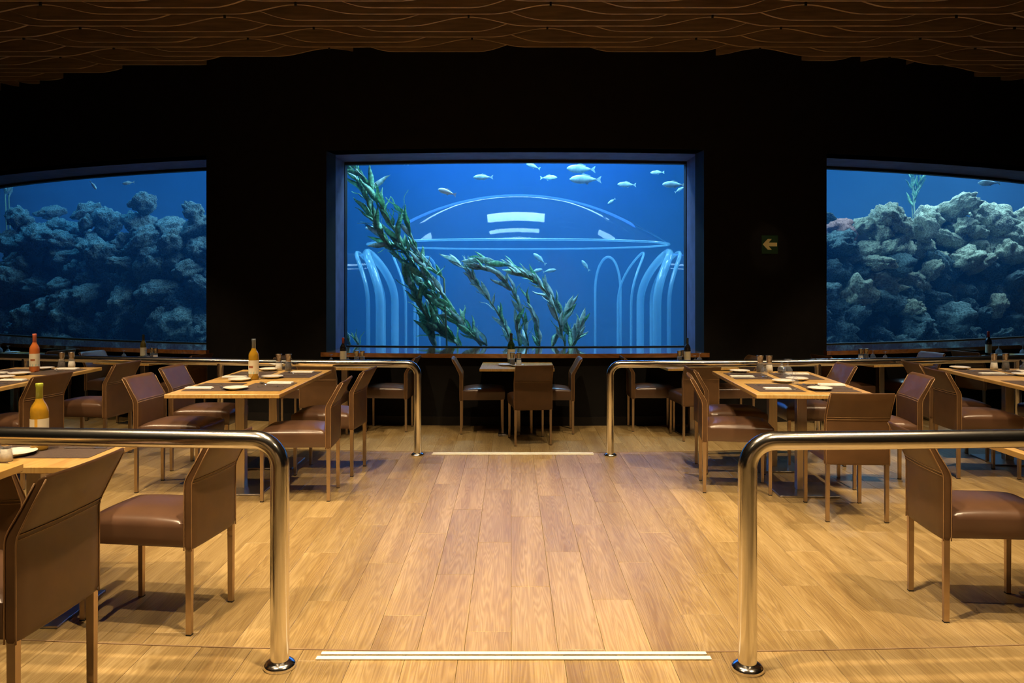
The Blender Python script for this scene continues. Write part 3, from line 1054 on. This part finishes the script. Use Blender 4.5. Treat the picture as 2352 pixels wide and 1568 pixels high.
# ---------------------------------------------------------------- handrails
def handrail(label, r, z, xs, posts, tube_r=0.033):
    """bent steel rail: end post at xs[0], running along the ring to xs[1]"""
    s = 1 if xs[1] > xs[0] else -1
    root = thing('handrail', label, 'handrail', (xs[0], ring(r, xs[0]), z))
    L = Vector(root.location)
    H, BR = 0.815, 0.095
    pts_ = [Vector((0, 0, 0.0)), Vector((0, 0, 0.3)), Vector((0, 0, H - BR))]
    for i in range(1, 10):
        a = PI / 2 * i / 9
        x = xs[0] + s * BR * (1 - math.cos(a))
        pts_.append(Vector((x, ring(r, x), z + H - BR + BR * math.sin(a))) - L)
    n_ = 40
    for i in range(1, n_ + 1):
        x = xs[0] + s * BR + (xs[1] - xs[0] - s * BR) * i / n_
        pts_.append(Vector((x, ring(r, x), z + H)) - L)
    m = MB()
    m.tube(pts_, tube_r, 24)
    obj('rail_tube', autosmooth(m.mesh('rail_tube')), 'chrome', root)
    fl = [(tube_r + 0.002, 0.0), (0.056, 0.0), (0.058, 0.008), (0.055, 0.016), (0.046, 0.023), (tube_r + 0.004, 0.027), (tube_r - 0.002, 0.028)]
    for i, px in enumerate([xs[0]] + posts):
        y = ring(r, px)
        if i:
            m = MB()
            m.tube([Vector((px, y, z)) - L, Vector((px, y, z + H)) - L], tube_r * 0.92, 20)
            obj('post', autosmooth(m.mesh('post')), 'chrome', root)
        m = MB()
        m.lathe(fl, 28, tuple(Vector((px, y, z)) - L))
        obj('floor_flange', autosmooth(m.mesh('floor_flange'), 0.9), 'chrome', root)


handrail('polished near handrail on the left, ending in a bent post', YC - 2.83, ZA, (-0.830, -3.6), [-2.6])
handrail('polished near handrail on the right, ending in a bent post', YC - 2.83, ZA, (0.842, 3.6), [2.7])
handrail('polished far handrail on the left, before the middle window', YC - 7.05, ZB, (-0.832, -6.3), [-2.66, -4.72])
handrail('polished far handrail on the right, before the middle window', YC - 7.05, ZB, (0.879, 6.6), [2.78, 4.85])


# ---------------------------------------------------------------- chairs
def chair_parts():
    W2, KZ, TZ, BZ, LEAN = 0.1975, 0.665, 0.842, 0.368, 0.088
    yr, th = -0.240, 0.034
    # backrest: bent slab, slightly hollow across
    v, f = [], []
    rows = [(BZ, 0.0), (BZ + 0.02, 0.0), (0.5, 0.0), (KZ - 0.02, 0.0), (KZ, 0.003), (KZ + 0.02, 0.012), (0.76, 0.05), (TZ - 0.012, LEAN), (TZ, LEAN + 0.003)]
    nx = 8
    for side in (0, 1):
        for (z, ln) in rows:
            for i in range(nx + 1):
                u = -1 + 2 * i / nx
                cv = -0.012 * (1 - u * u)
                tk = th * (0.72 if z >= TZ - 0.001 or z <= BZ + 0.001 else 1.0)
                y = yr - ln + cv * (0.4 + 0.6 * (z - BZ) / (TZ - BZ)) + (0.5 * th + (0.5 * tk if side else -0.5 * tk))
                v.append((u * W2, y, z - (0.012 if side and z > KZ + 0.03 else 0)))
    R_n = len(rows)
    st = nx + 1
    off = R_n * st
    for j in range(R_n - 1):
        for i in range(nx):
            p = j * st + i
            f += [(p, p + 1, p + st + 1, p + st), (off + p, off + p + st, off + p + st + 1, off + p + 1)]
        p = j * st
        f += [(p, p + st, off + p + st, off + p), (p + nx, off + p + nx, off + p + st + nx, p + st + nx)]
    for i in range(nx):
        f += [(i, off + i, off + i + 1, i + 1)]
        p = (R_n - 1) * st + i
        f += [(p, p + 1, off + p + 1, off + p)]
    back = autosmooth(bev(me_from('backrest', v, f), 0.005, 2, 1.0), 0.9)
    # seat cushion
    v, f = [], []
    n_ = 14
    y0, y1, hw = -0.203, 0.262, 0.199
    for j in range(n_ + 1):
        for i in range(n_ + 1):
            u, w_ = -1 + 2 * i / n_, -1 + 2 * j / n_
            u = math.copysign(abs(u) ** 0.75, u)
            w_ = math.copysign(abs(w_) ** 0.75, w_)
            h = 0.494 + 0.030 * (1 - abs(u) ** 3.0) * (1 - abs(w_) ** 3.5)
            edge = max(abs(u), abs(w_))
            if edge > 0.97:
                h -= 0.010
            v.append((u * hw, (y0 + y1) / 2 + w_ * (y1 - y0) / 2, h))
    s_ = n_ + 1
    for j in range(n_):
        for i in range(n_):
            p = j * s_ + i
            f.append((p, p + 1, p + s_ + 1, p + s_))
    per = [i for i in range(s_)] + [j * s_ + n_ for j in range(1, s_)] + [n_ * s_ + i for i in range(n_ - 1, -1, -1)] + [j * s_ for j in range(n_ - 1, 0, -1)]
    k0 = len(v)
    for lvl, (z, g) in enumerate(((0.465, 1.012), (0.42, 1.008), (0.388, 0.99), (0.380, 0.97))):
        for p in per:
            x, y, _ = v[p]
            yc_ = (y0 + y1) / 2
            v.append((x * g, yc_ + (y - yc_) * (g if y > yc_ else 1.0), z))
    P_ = len(per)
    prev = per
    for lvl in range(4):
        cur = [k0 + lvl * P_ + i for i in range(P_)]
        for i in range(P_):
            q = (i + 1) % P_
            f.append((prev[i], prev[q], cur[q], cur[i]))
        prev = cur
    f.append(tuple(prev))
    seat = autosmooth(me_from('seat', v, f), 1.0)
    legs = []
    for sx in (-1, 1):
        m = MB()
        m.box((sx * (W2 - 0.013), yr + 0.016, 0.19), (0.024, 0.026, 0.372), 0, 0.88)
        legs.append(m.mesh('leg'))
        m = MB()
        vs_ = []
        m.box((sx * (W2 - 0.014), 0.238, 0.195), (0.024, 0.024, 0.382), 0, 0.88)
        legs.append(m.mesh('leg'))
    glides = [MB().box((sx * (W2 - 0.013), yy, 0.003), (0.023, 0.023, 0.006)).mesh('glide') for sx in (-1, 1) for yy in (yr + 0.016, 0.238)]
    # piping down both edges of the back, and the seam across the fold
    pipes = []
    for sx in (-1, 1):
        for yy in (0.0, th):
            m = MB()
            m.tube([(sx * (W2 + 0.0005), yr - ln + yy - (0.0), z - (0.012 if yy and z > KZ + 0.03 else 0)) for (z, ln) in rows[:-1]], 0.0028, 6)
            pipes.append(m.mesh('piping', True))
    seams = []
    for yy, sg in ((-0.0026, -1), (th + 0.0012, 1)):
        m = MB()
        for dz in (-0.006, 0.008):
            m.tube([(-W2 + 2 * W2 * i / nx, yr + yy - 0.012 * (1 - (-1 + 2 * i / nx) ** 2) * 0.78 - (0.003 if dz < 0 else 0.006), KZ + dz) for i in range(nx + 1)], 0.0013, 5)
        seams.append(m.mesh('seam', True))
    return back, seat, legs, glides, pipes, seams


CP = chair_parts()
GR_CH = 'brown leather dining chairs'


def chair(label, rx, ry, deg, z):
    th = R_(deg)
    o = Vector((rx - math.sin(th) * 0.235, ry + math.cos(th) * 0.235, z))
    t = thing('dining_chair', label, 'chair', o, th, GR_CH)
    back, seat, legs, glides, pipes, seams = CP
    b_ = obj('backrest', back, 'leather', t)
    for p in pipes:
        obj('piping', p, 'piping', b_)
    for p in seams:
        obj('seam', p, 'stitch', b_)
    obj('seat', seat, 'seat', t)
    for i, l in enumerate(legs):
        q = obj('leg', l, 'leg', t)
        obj('glide', glides[i], 'foot', q)


CHAIRS = [
    # middle terrace
    ('brown chair beside the lime-capped bottle table, seat towards left', -1.356, 3.63, 82, ZB),
    ('brown chair cut by the left picture edge behind the biggest chair', -2.12, 3.13, 0, ZB),
    ('brown chair nearest the aisle on the left, closest side of joined tables', -1.276, 5.77, 92, ZB),
    ('brown chair on the aisle side, far half of the left joined tables', -1.234, 6.49, 85, ZB),
    ('brown chair facing right at the near half of the left joined tables', -2.73, 6.0, -95, ZB),
    ('brown chair facing right at the far half of the left joined tables', -2.77, 6.68, -93, ZB),
    ('brown chair seen from behind the lime-capped bottle', -3.57, 6.08, 78, ZB),
    ('brown chair behind the rose bottle table, far right seat', -3.46, 7.03, 84, ZB),
    ('brown chair nearest the aisle on the right, seat towards right', 1.43, 6.0, -99, ZB),
    ('brown chair on the aisle side, far half of the right joined tables', 1.557, 6.575, -91, ZB),
    ('brown chair with its back to the camera at the right joined tables', 2.21, 5.08, -3.5, ZB),
    ('brown chair facing left at the near half of the right joined tables', 3.03, 6.04, 85, ZB),
    ('brown chair facing left at the far half of the right joined tables', 2.80, 6.85, 90, ZB),
    ('brown chair behind the near right rail, largest on that side', 1.957, 3.767, -94, ZB),
    ('brown chair seen from behind at the far right tables, near seat', 3.50, 6.42, -93, ZB),
    ('brown chair seen from behind at the far right tables, far seat', 3.62, 7.04, -95, ZB),
    ('brown chair with a blue-lit seat at the right picture edge', 4.90, 6.72, 88, ZB),
    # upper terrace
    ('biggest brown chair at the lower left, back turned to the aisle', -1.370, 2.415, 86, ZA),
    # window terrace
    ('brown chair left of the small table under the middle window', -0.575, 9.06, -88, ZC),
    ('brown chair right of the small table under the middle window', 0.70, 9.06, 90, ZC),
    ('brown chair with its back to the camera under the middle window', 0.228, 8.235, 8, ZC),
    ('brown chair inside the bend of the far left rail', -1.165, 9.19, 86, ZC),
    ('brown chair seen from behind beyond the gold bottle table', -2.03, 8.37, -3, ZC),
    ('brown chair half hidden behind the gold bottle table by the wall', -2.58, 9.22, -98, ZC),
    ('brown chair inside the bend of the far right rail', 1.372, 9.22, -90, ZC),
    ('brown chair seen from behind beyond the right aisle chairs', 2.02, 8.48, 6, ZC),
    ('brown chair half hidden behind the right shakers by the wall', 2.74, 9.22, 96, ZC),
    ('brown chair right of the table below the left window', -3.76, 9.50, 74, ZC),
    ('brown chair left of the table below the left window', -5.16, 9.93, -106, ZC),
    ('brown chair left of the table below the right window', 3.72, 9.37, -76, ZC),
    ('brown chair right of the table below the right window', 5.08, 9.74, 104, ZC),
    ('brown chair right of the farthest left table under the window', -5.78, 10.13, 66, ZC),
    ('brown chair left of the farthest right table under the window', 5.72, 9.93, -69, ZC),
]
for c in CHAIRS:
    chair(*c)


# ---------------------------------------------------------------- tables
def table_meshes(wx, wy):
    top = bev(MB().box((0, 0, 0.7425), (wx, wy, 0.027)).mesh('tabletop'), 0.002, 1)
    return top


POLE = bev(MB().box((0, 0, 0.37), (0.070, 0.070, 0.716)).mesh('pole'), 0.003, 1)
BASE = bev(MB().box((0, 0, 0.007), (0.42, 0.42, 0.012)).mesh('base_plate'), 0.002, 1)
FLANGE = MB().box((0, 0, 0.7255), (0.30, 0.30, 0.007)).mesh('top_bracket')
TM = {}


def table(label, x, y, z, rz, wx, wy, group='pedestal dining tables'):
    k = (round(wx, 3), round(wy, 3))
    if k not in TM:
        TM[k] = table_meshes(*k)
    t = thing('pedestal_table', label, 'table', (x, y, z), rz, group)
    obj('tabletop', TM[k], 'tabletop', t)
    obj('pole', POLE, 'pole', t)
    obj('base_plate', BASE, 'plate_steel', t)
    obj('top_bracket', FLANGE, 'plate_steel', t)
    return Matrix.Translation((x, y, z)) @ Matrix.Rotation(rz, 4, 'Z')


TT = 0.7565                      # height of the tabletop surface
rt = R_(-2.8)
T = {}
T['LTn'] = table('near half of the left joined oak tables', -2.01, 5.935, ZB, 0, 0.80, 0.812)
T['LTf'] = table('far half of the left joined oak tables with the gold bottle', -2.01, 6.750, ZB, 0, 0.80, 0.812)
T['RTn'] = table('near half of the right joined oak tables', 2.138, 5.88, ZB, rt, 0.835, 0.758)
T['RTf'] = table('far half of the right joined oak tables with two shakers', 2.175, 6.64, ZB, rt, 0.835, 0.758)
T['LLn'] = table('near half of the oak tables at the left picture edge', -4.18, 6.14, ZB, 0, 0.80, 0.812)
T['LLf'] = table('far half of the oak tables at left, holding the rose bottle', -4.18, 6.955, ZB, 0, 0.80, 0.812)
T['NL'] = table('oak table with the lime-capped bottle behind the near rail', -2.21, 3.72, ZB, 0, 0.80, 0.80)
T['AL'] = table('oak table in the lower left corner before the rail', -2.08, 2.345, ZA, 0, 0.80, 0.80)
T['NR'] = table('oak table behind the near right rail, cut by the picture edge', 2.70, 3.70, ZB, 0, 0.80, 0.80)
T['RRn'] = table('near half of the oak tables at the far right', 4.225, 6.07, ZB, R_(-4.2), 0.80, 0.80)
T['RRf'] = table('far half of the oak tables at the far right with shakers', 4.284, 6.872, ZB, R_(-4.2), 0.80, 0.80)


def ctable(key, x, label, wx=0.80):
    s = (x - XC) / (RW + 0.43)
    a = math.asin(s)
    y = YC - (RW + 0.43) * math.cos(a)
    T[key] = table(label, x, y, ZC, a, wx, 0.78)


ctable('C0', 0.068, 'small oak table under the middle window', 0.81)
ctable('L1', -1.90, 'oak table at the left end of the middle window')
ctable('R1', 2.06, 'oak table at the right end of the middle window')
ctable('L2', -4.45, 'oak table below the left window')
ctable('R2', 4.40, 'oak table below the right window')
ctable('L3', -6.50, 'farthest left oak table below the left window')
ctable('R3', 6.40, 'farthest right oak table below the right window')

NAME = {'LTn': 'near half of left joined tables', 'LTf': 'far half of left joined tables', 'RTn': 'near half of right joined tables',
        'RTf': 'far half of right joined tables', 'LLn': 'near left-edge table', 'LLf': 'rose bottle table', 'NL': 'lime-capped bottle table',
        'NR': 'near right-rail table', 'RRn': 'near far-right table', 'RRf': 'far-right shaker table', 'C0': 'table under middle window',
        'L1': 'left-end table of middle window', 'R1': 'right-end table of middle window', 'L2': 'table below left window',
        'R2': 'table below right window', 'L3': 'farthest left window table', 'R3': 'farthest right window table', 'AL': 'lower left corner table'}

# ---------------------------------------------------------------- table settings
MATM = bev(MB().box((0, 0, 0.0012), (0.325, 0.46, 0.0022)).mesh('placemat'), 0.0006, 1)
PLATEM = MB().lathe([(0.0, 0.004), (0.045, 0.003), (0.05, 0.0), (0.056, 0.0), (0.058, 0.006), (0.085, 0.015), (0.088, 0.0175), (0.085, 0.0185), (0.058, 0.0095), (0.0, 0.0085)], 28).mesh('plate', True)


def napkin_mesh():
    m = MB()
    m.box((0, 0, 0.004), (0.19, 0.075, 0.007))
    m.box((0.002, 0.006, 0.0102), (0.184, 0.062, 0.005))
    return bev(m.mesh('napkin'), 0.002, 2)


NAPM = napkin_mesh()


def strip(m, pts_, half, zt):
    """flat curved bar along x: pts (x, z), half widths"""
    v, f = [], []
    for (x, z), h in zip(pts_, half):
        v += [(x, -h, z), (x, h, z), (x, h, z + zt), (x, -h, z + zt)]
    for i in range(len(pts_) - 1):
        a_ = i * 4
        f += [(a_ + j, a_ + (j + 1) % 4, a_ + 4 + (j + 1) % 4, a_ + 4 + j) for j in range(4)]
    k = (len(pts_) - 1) * 4
    f += [(0, 3, 2, 1), (k, k + 1, k + 2, k + 3)]
    m.add(v, f)
    return m


KNIFE = strip(MB(), [(-0.11, 0.001), (-0.02, 0.002), (0.0, 0.002), (0.08, 0.0015), (0.112, 0.001)], [0.007, 0.006, 0.008, 0.0095, 0.002], 0.003).mesh('knife')
m_ = strip(MB(), [(-0.1, 0.001), (-0.03, 0.006), (0.03, 0.006), (0.05, 0.003)], [0.007, 0.004, 0.004, 0.011], 0.003)
for yy in (-0.009, -0.003, 0.003, 0.009):
    v, f = [], []
    mm = strip(MB(), [(0.05, 0.003), (0.075, 0.002), (0.098, 0.006)], [0.0018, 0.0018, 0.0009], 0.002)
    m_.add([(a, b_ + yy, c) for a, b_, c in mm.v], mm.f)
FORK = m_.mesh('fork')
SPOON = strip(MB(), [(-0.09, 0.001), (-0.03, 0.006), (0.02, 0.007), (0.035, 0.003), (0.055, 0.0015), (0.075, 0.003), (0.086, 0.006)], [0.006, 0.0035, 0.004, 0.013, 0.018, 0.014, 0.003], 0.003).mesh('spoon', True)


def put(name, me, mat, key, x, y, z, rz, label, cat, group):
    p = T[key] @ Vector((x, y, TT + z))
    rz0 = T[key].to_euler().z
    return tag(obj(name, me, mat, None, p, (0, 0, rz0 + rz)), label, cat, group)


def place(key, side, seat, full=True, plate=None, nap=None, pl=True):
    """one cover: side -1 left of the table, +1 right"""
    nm = NAME[key]
    put('placemat', MATM, 'mat', key, side * 0.193, 0.0, 0, 0, 'dark woven placemat, %s side of the %s' % (seat, nm), 'placemat', 'dark placemats')
    z = 0.0024
    if pl:
        x, y = plate if plate else (side * -0.0 + 0.02 * side, -0.20 * side)
        put('bread_plate', PLATEM, 'china', key, x, y, z, 0, 'white bread plate, %s side of the %s' % (seat, nm), 'plate', 'white bread plates')
    x, y = nap if nap else (side * 0.245, 0.12 * side)
    rz = 0 if side > 0 else PI
    put('napkin', NAPM, 'napkin', key, x, y, z, rz + rnd.uniform(-0.06, 0.06), 'folded white napkin, %s side of the %s' % (seat, nm), 'napkin', 'folded white napkins')
    if full:
        put('knife', KNIFE, 'cutlery', key, x + 0.005, y + side * 0.052, z, rz, 'steel knife by the napkin, %s side of the %s' % (seat, nm), 'knife', 'table knives')
        put('fork', FORK, 'cutlery', key, x - 0.01, y - side * 0.20, z, rz, 'steel fork, %s side of the %s' % (seat, nm), 'fork', 'table forks')
        put('spoon', SPOON, 'cutlery', key, side * 0.115, y - side * 0.03, z, PI / 2 * side + 0.5, 'steel spoon, %s side of the %s' % (seat, nm), 'spoon', 'table spoons')


place('LTn', -1, 'left', plate=(-0.14, 0.37), nap=(-0.27, -0.11))
place('LTn', 1, 'right', plate=(0.01, -0.15), nap=(0.235, 0.19))
place('LTf', -1, 'left', plate=(-0.14, 0.33), nap=(-0.255, -0.22))
place('LTf', 1, 'right', plate=(0.06, -0.25), nap=(0.205, 0.14))
place('RTn', -1, 'left', plate=(-0.03, 0.33), nap=(-0.20, -0.10))
place('RTn', 1, 'right', plate=(0.10, -0.12), nap=(0.27, 0.14))
place('RTf', -1, 'left', plate=(-0.20, 0.28), nap=(-0.27, -0.10))
place('RTf', 1, 'right', plate=(0.12, -0.28), nap=(0.24, 0.12))
place('LLn', 1, 'right', plate=(0.05, 0.33), nap=(0.235, 0.16))
place('LLf', 1, 'right', plate=(0.02, -0.22), nap=(0.19, 0.20))
place('LLf', -1, 'left')
place('NL', -1, 'left', pl=False)
place('NL', 1, 'right', plate=(0.0, -0.17), nap=(0.25, 0.17))
place('NR', -1, 'left')
place('RRf', -1, 'left', plate=(-0.24, 0.33), nap=(-0.19, -0.11))
place('RRf', 1, 'right')
place('RRn', -1, 'left', plate=(0.06, 0.28), nap=(-0.12, -0.05))
place('AL', 1, 'right')
# sparse settings on the far window tables
for key, xy in (('C0', [(-0.13, -0.02), (0.0, -0.10)]), ('L2', [(-0.02, -0.05)]), ('L3', [(0.1, -0.1), (-0.2, 0.1)]), ('R3', [(-0.2, -0.1), (0.15, 0.0)])):
    for i, (x, y) in enumerate(xy):
        put('bread_plate', PLATEM, 'china', key, x, y, 0.0 if key == 'C0' else 0.0028, 0, '%s bread plate on the %s' % (('leftmost', 'rightmost')[i] if key != 'L3' else ('rightmost', 'leftmost')[i], NAME[key]) if len(xy) > 1 else 'bread plate on the ' + NAME[key], 'plate', 'white bread plates')
for key, side, lb in (('L3', 1, 'right'), ('R3', -1, 'left'), ('L2', 1, 'right'), ('R2', -1, 'left')):
    put('placemat', MATM, 'mat', key, side * 0.193, 0.0, 0, 0, 'dark woven placemat, %s side of the %s' % (lb, NAME[key]), 'placemat', 'dark placemats')


# bottles
BODY = MB().lathe([(0.0, 0.003), (0.030, 0.0), (0.036, 0.004), (0.0375, 0.012), (0.0375, 0.175), (0.0355, 0.192), (0.028, 0.208), (0.019, 0.222), (0.0145, 0.235), (0.0135, 0.25), (0.0135, 0.292)], 24).mesh('bottle_body', True)
CAPS = MB().lathe([(0.0148, 0.232), (0.0146, 0.285), (0.0158, 0.287), (0.0158, 0.297), (0.0150, 0.302), (0.0, 0.303)], 20).mesh('capsule', True)
LAB = MB()
for i in range(15):
    pass
v, f = [], []
for i in range(17):
    a = R_(-100 + 200 * i / 16)
    for z in (0.045, 0.145):
        v.append((0.0381 * math.sin(a), -0.0381 * math.cos(a), z))
for i in range(16):
    f.append((2 * i, 2 * i + 2, 2 * i + 3, 2 * i + 1))
LABM = me_from('paper_label', v, f, True)


def patch(a0, a1, z0, z1):
    v, f = [], []
    for i in range(7):
        a = R_(a0 + (a1 - a0) * i / 6)
        for z in (z0, z1):
            v.append((0.0385 * math.sin(a), -0.0385 * math.cos(a), z))
    for i in range(6):
        f.append((2 * i, 2 * i + 2, 2 * i + 3, 2 * i + 1))
    return me_from('printed_mark', v, f, True)


MARK_BAND = patch(-100, 100, 0.045, 0.062)
MARK_BLOB = patch(-28, 24, 0.088, 0.104)
MARK_STRIPE = patch(-16, 2, 0.045, 0.145)


def bottle(key, x, y, wine, cap, label, marks=(), s=1.06, rz=0.0):
    p = T[key] @ Vector((x, y, TT + 0.0005))
    t = thing('wine_bottle', label, 'bottle', p, rz, 'wine bottles on the tables')
    t.scale = (s, s, s)
    b_ = obj('bottle_body', BODY, wine, t)
    obj('capsule', CAPS, cap, t)
    l_ = obj('paper_label', LABM, 'paper', t)
    for me, mt in marks:
        obj('printed_mark', me, mt, l_)


bottle('LTf', -0.06, -0.345, 'gold_wine', 'cap_grey', 'gold wine bottle with slate capsule on the left joined tables', ((MARK_BAND, 'ink_teal'), (MARK_BLOB, 'ink_brown')), 1.08, -0.25)
bottle('LLf', 0.0, 0.03, 'rose_wine', 'cap_pink', 'rose wine bottle with pink capsule and cream label', ((MARK_BAND, 'ink_teal'), (MARK_BLOB, 'ink_brown')), 1.10, 0.2)
bottle('NL', 0.045, -0.065, 'gold_wine', 'cap_green', 'gold wine bottle with lime green capsule behind the near rail', ((MARK_STRIPE, 'ink_gold'),), 1.02, 0.3)
bottle('C0', -0.07, 0.22, 'green_wine', 'cap_black', 'dark green wine bottle under the middle window', (), 1.15)
bottle('L1', -0.06, 0.10, 'dark_wine', 'cap_red', 'dark wine bottle with red capsule at the left sill end', (), 0.98)
bottle('R1', -0.02, 0.10, 'dark_wine', 'cap_black', 'dark wine bottle at the right end of the middle sill', (), 0.98)
bottle('L2', -0.06, 0.05, 'olive_wine', 'cap_black', 'olive wine bottle in front of the left window', (), 1.0)
bottle('R3', -0.32, 0.10, 'dark_wine', 'cap_red', 'dark wine bottle with red capsule in front of the right window', (), 1.05)
bottle('L3', -0.36, 0.0, 'rose_wine', 'cap_pink', 'rose wine bottle at the left picture edge by the window', (), 1.0)

# shakers: glass jar, filling, steel cap
SH_G = MB().lathe([(0.0, 0.0), (0.031, 0.0), (0.033, 0.004), (0.0325, 0.03), (0.026, 0.078), (0.024, 0.085)], 20).mesh('jar', True)
SH_F = MB().lathe([(0.0, 0.004), (0.029, 0.004), (0.0295, 0.03), (0.024, 0.066), (0.0, 0.068)], 16).mesh('filling', True)
SH_C = MB().lathe([(0.0235, 0.080), (0.0225, 0.092), (0.0265, 0.13), (0.029, 0.145), (0.0285, 0.148), (0.0, 0.146)], 20).mesh('steel_cap', True)


def shaker(key, x, y, fill, label, s=1.0):
    t = thing('salt_shaker' if fill == 'salt' else 'pepper_mill', label, 'shaker', T[key] @ Vector((x, y, TT)), 0, 'salt and pepper pairs')
    t.scale = (s, s, s)
    obj('jar', SH_G, 'glass', t)
    obj('filling', SH_F, fill, t)
    obj('steel_cap', SH_C, 'cap', t)


for key, x, y, dx, dy, order in (('LTf', -0.055, 0.33, 0.085, 0.0, 'sp'), ('RTf', -0.02, 0.30, 0.078, 0.0, 'ps'), ('LLf', 0.085, 0.30, 0.08, 0.02, 'ps'),
                                 ('RRf', 0.02, 0.26, 0.11, 0.02, 'sp'), ('C0', -0.055, -0.03, 0.075, -0.02, 'ps'), ('L1', 0.10, 0.10, 0.07, 0.0, 'pp'),
                                 ('R1', -0.10, 0.14, 0.05, 0.08, 'pp'), ('L2', 0.13, -0.02, 0.065, -0.02, 'ps'), ('R2', -0.23, 0.05, 0.075, 0.0, 'sp'), ('L3', 0.16, 0.15, 0.07, -0.04, 'ps')):
    for i, ch in enumerate(order):
        f_ = 'salt' if ch == 's' else 'pepper'
        shaker(key, x + dx * i, y + dy * i, f_, '%s steel-capped %s on the %s' % (('left', 'right')[i], 'salt shaker' if ch == 's' else 'pepper mill', NAME[key]))
shaker('NL', 0.035, -0.29, 'salt', 'pale salt shaker cut by the left picture edge behind the near rail', 0.82)

# wine glasses standing upside down
GLS = MB().lathe([(0.034, 0.0), (0.0355, 0.0), (0.040, 0.035), (0.037, 0.065), (0.022, 0.088), (0.006, 0.098), (0.004, 0.11), (0.004, 0.140), (0.010, 0.147), (0.032, 0.150), (0.032, 0.1525), (0.0, 0.1535), (0.0, 0.15)], 22).mesh('wine_glass', True)
NG = {}


def wglass(key, x, y, label, s=1.0):
    t = tag(obj('wine_glass', GLS, 'glass', None, T[key] @ Vector((x, y, TT + 0.0005))), label, 'glass', 'upturned wine glasses')
    t.scale = (s, s, s)


wglass('RTn', 0.02, 0.20, 'upturned wine glass, nearest on the right joined tables', 0.62)
wglass('RTf', -0.06, 0.02, 'upturned wine glass, leftmost on the right joined tables', 0.72)
wglass('RTf', 0.10, -0.10, 'tall upturned wine glass in the middle of right joined tables')
wglass('L1', -0.17, 0.0, 'upturned wine glass left of the red-capped bottle', 0.7)
wglass('L1', 0.04, -0.02, 'upturned wine glass beside the left sill shakers', 0.7)
wglass('R1', 0.03, -0.02, 'upturned wine glass in front of the right sill bottle', 0.7)
wglass('R1', 0.10, 0.03, 'upturned wine glass right of the right sill bottle', 0.85)
wglass('L2', -0.25, -0.06, 'upturned wine glass left of the olive bottle', 0.75)
wglass('L2', 0.10, -0.08, 'upturned wine glass by the shakers below left window', 0.8)
wglass('R2', -0.06, 0.05, 'upturned wine glass, left one below the right window', 0.85)
wglass('R2', 0.03, -0.05, 'upturned wine glass, right one below the right window', 0.75)
wglass('R3', -0.16, 0.08, 'upturned wine glass right of the red-capped window bottle')
wglass('R3', 0.10, -0.05, 'upturned wine glass near the right picture edge', 0.9)
wglass('L3', -0.22, -0.05, 'upturned wine glass by the rose bottle at the window', 0.9)
wglass('L3', 0.05, -0.12, 'upturned wine glass near the farthest left shakers', 0.8)
wglass('LLf', -0.33, -0.25, 'upturned wine glass at left of the rose bottle table')
# oil cruet with a ball stopper
CR_G = MB().lathe([(0.0, 0.0), (0.033, 0.0), (0.036, 0.006), (0.036, 0.03), (0.028, 0.046), (0.012, 0.06), (0.009, 0.075)], 20).mesh('cruet_body', True)
CR_F = MB().lathe([(0.0, 0.004), (0.031, 0.004), (0.033, 0.022), (0.0, 0.024)], 16).mesh('filling', True)
CR_S = MB().lathe([(0.007, 0.07), (0.010, 0.078), (0.012, 0.088), (0.009, 0.097), (0.0, 0.1)], 14).mesh('stopper', True)
for key, x, y, lb in (('RTf', 0.16, 0.28, 'small glass cruet with ball stopper by the right shakers'), ('RRf', 0.22, 0.16, 'small glass cruet beside the far-right shakers')):
    t = thing('oil_cruet', lb, 'cruet', T[key] @ Vector((x, y, TT)), 0, 'glass cruets')
    obj('cruet_body', CR_G, 'glass', t)
    obj('filling', CR_F, 'pepper', t)
    obj('stopper', CR_S, 'glass', t)
